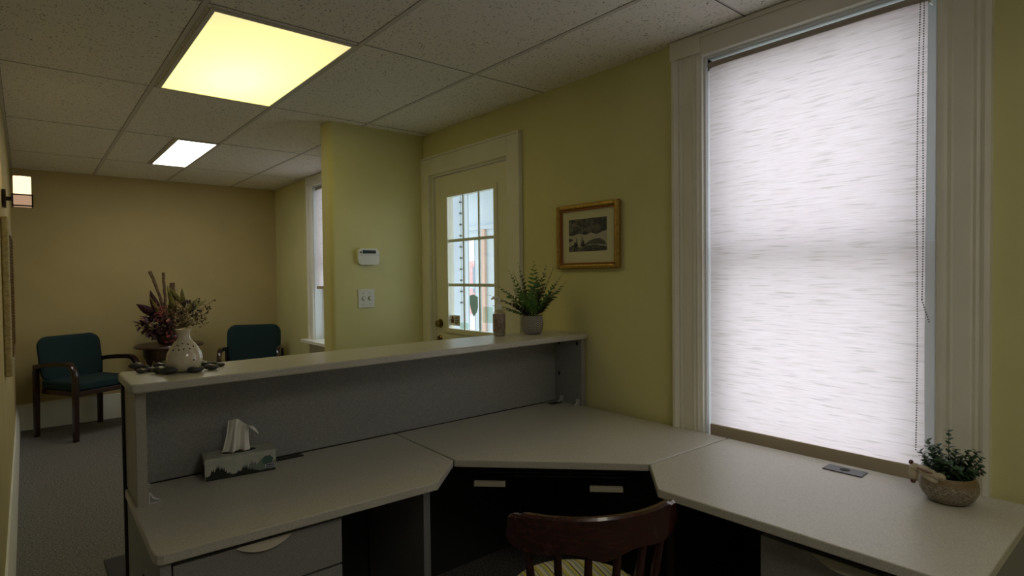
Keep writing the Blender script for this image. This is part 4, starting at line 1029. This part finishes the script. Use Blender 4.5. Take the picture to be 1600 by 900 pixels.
# ---------------------------------------------------------------- wooden desk chair (seen from behind)
wc = thing('wooden_armchair', 'dark mahogany spindle back chair with striped yellow cushion facing the corner desk', 'chair', (1.178, 1.125, 0), R(-30) )
# local +y = facing; back at -y
def crest():
    m = MB(); n = 48; Rr = .30; A = R(47); rings = []
    for i in range(n + 1):
        t = -1 + 2 * i / n; th = A * t; s = abs(t)
        r = Rr
        x = r * math.sin(th); y = -r * math.cos(th)
        top = .788 + .0 * s
        if s > .80: top -= .007
        if s > .93: top -= .045 * ((s - .93) / .07) ** 2.2
        bot = .694 - .004 * math.cos(t * 9)
        if s < .30: bot -= .014 * (1 - s / .30) ** 1.2
        if s > .90: bot += .022 * ((s - .90) / .10) ** 2
        th_ = .011; dx, dy = math.sin(th), -math.cos(th)
        lean = .10
        ring = []
        for (zz, off) in ((bot, -1), (bot, 1), (top - .006, 1), (top, .45), (top, -.45), (top - .006, -1)):
            k = off * th_ + (zz - .715) * lean
            ring.append(m.bm.verts.new((x + dx * k, y + .06 + dy * k, zz)))
        rings.append(ring)
    for a, b2 in zip(rings, rings[1:]):
        for k in range(6): m.bm.faces.new((a[k], a[(k + 1) % 6], b2[(k + 1) % 6], b2[k]))
    m.bm.faces.new(rings[0][::-1]); m.bm.faces.new(rings[-1])
    return m.build('crest_rail', CHAIRW, wc, smooth=40)
crest()
for k in range(6):
    th = R(-37 + 14.8 * k); x = .30 * math.sin(th); y = .06 - .30 * math.cos(th); xb, yb_ = x * .80, y * .82 + .01
    P = [Vector((xb, yb_, .43)).lerp(Vector((x, y, .725)), i / 10) for i in range(11)]
    MB().tube(P, [.010, .011, .013, .015, .012, .009, .012, .0105, .010, .009, .008], 10).build('spindle', CHAIRW, wc, smooth=60)
MB().lathe([(.19, .395), (.215, .40), (.225, .415), (.225, .43), (.21, .437)], 40, (0, 0, 0), sx=1.0, sy=.95).build('seat', CHAIRW, wc)
MB().lathe([(.17, .437), (.195, .444), (.200, .456), (.190, .468), (.15, .476), (.05, .479)], 40, (0, .01, 0), sx=1.0, sy=.96).build('cushion', STRIPE, wc, smooth=80)
for (sx_, sy_) in ((-1, -1), (1, -1), (-1, 1), (1, 1)):
    P = [Vector((sx_ * .13, sy_ * .12, .40)).lerp(Vector((sx_ * .20, sy_ * .20, 0)), i / 8) for i in range(9)]
    MB().tube(P, [.014, .016, .020, .022, .016, .020, .018, .014, .012], 12).build('leg', CHAIRW, wc, smooth=60)
for s in (-1, 1):
    MB().tube([(s * .165, -.16, .17), (s * .165, .16, .17)], .009, 8).build('stretcher', CHAIRW, wc)
MB().tube([(-.165, 0, .17), (.165, 0, .17)], .009, 8).build('stretcher', CHAIRW, wc)
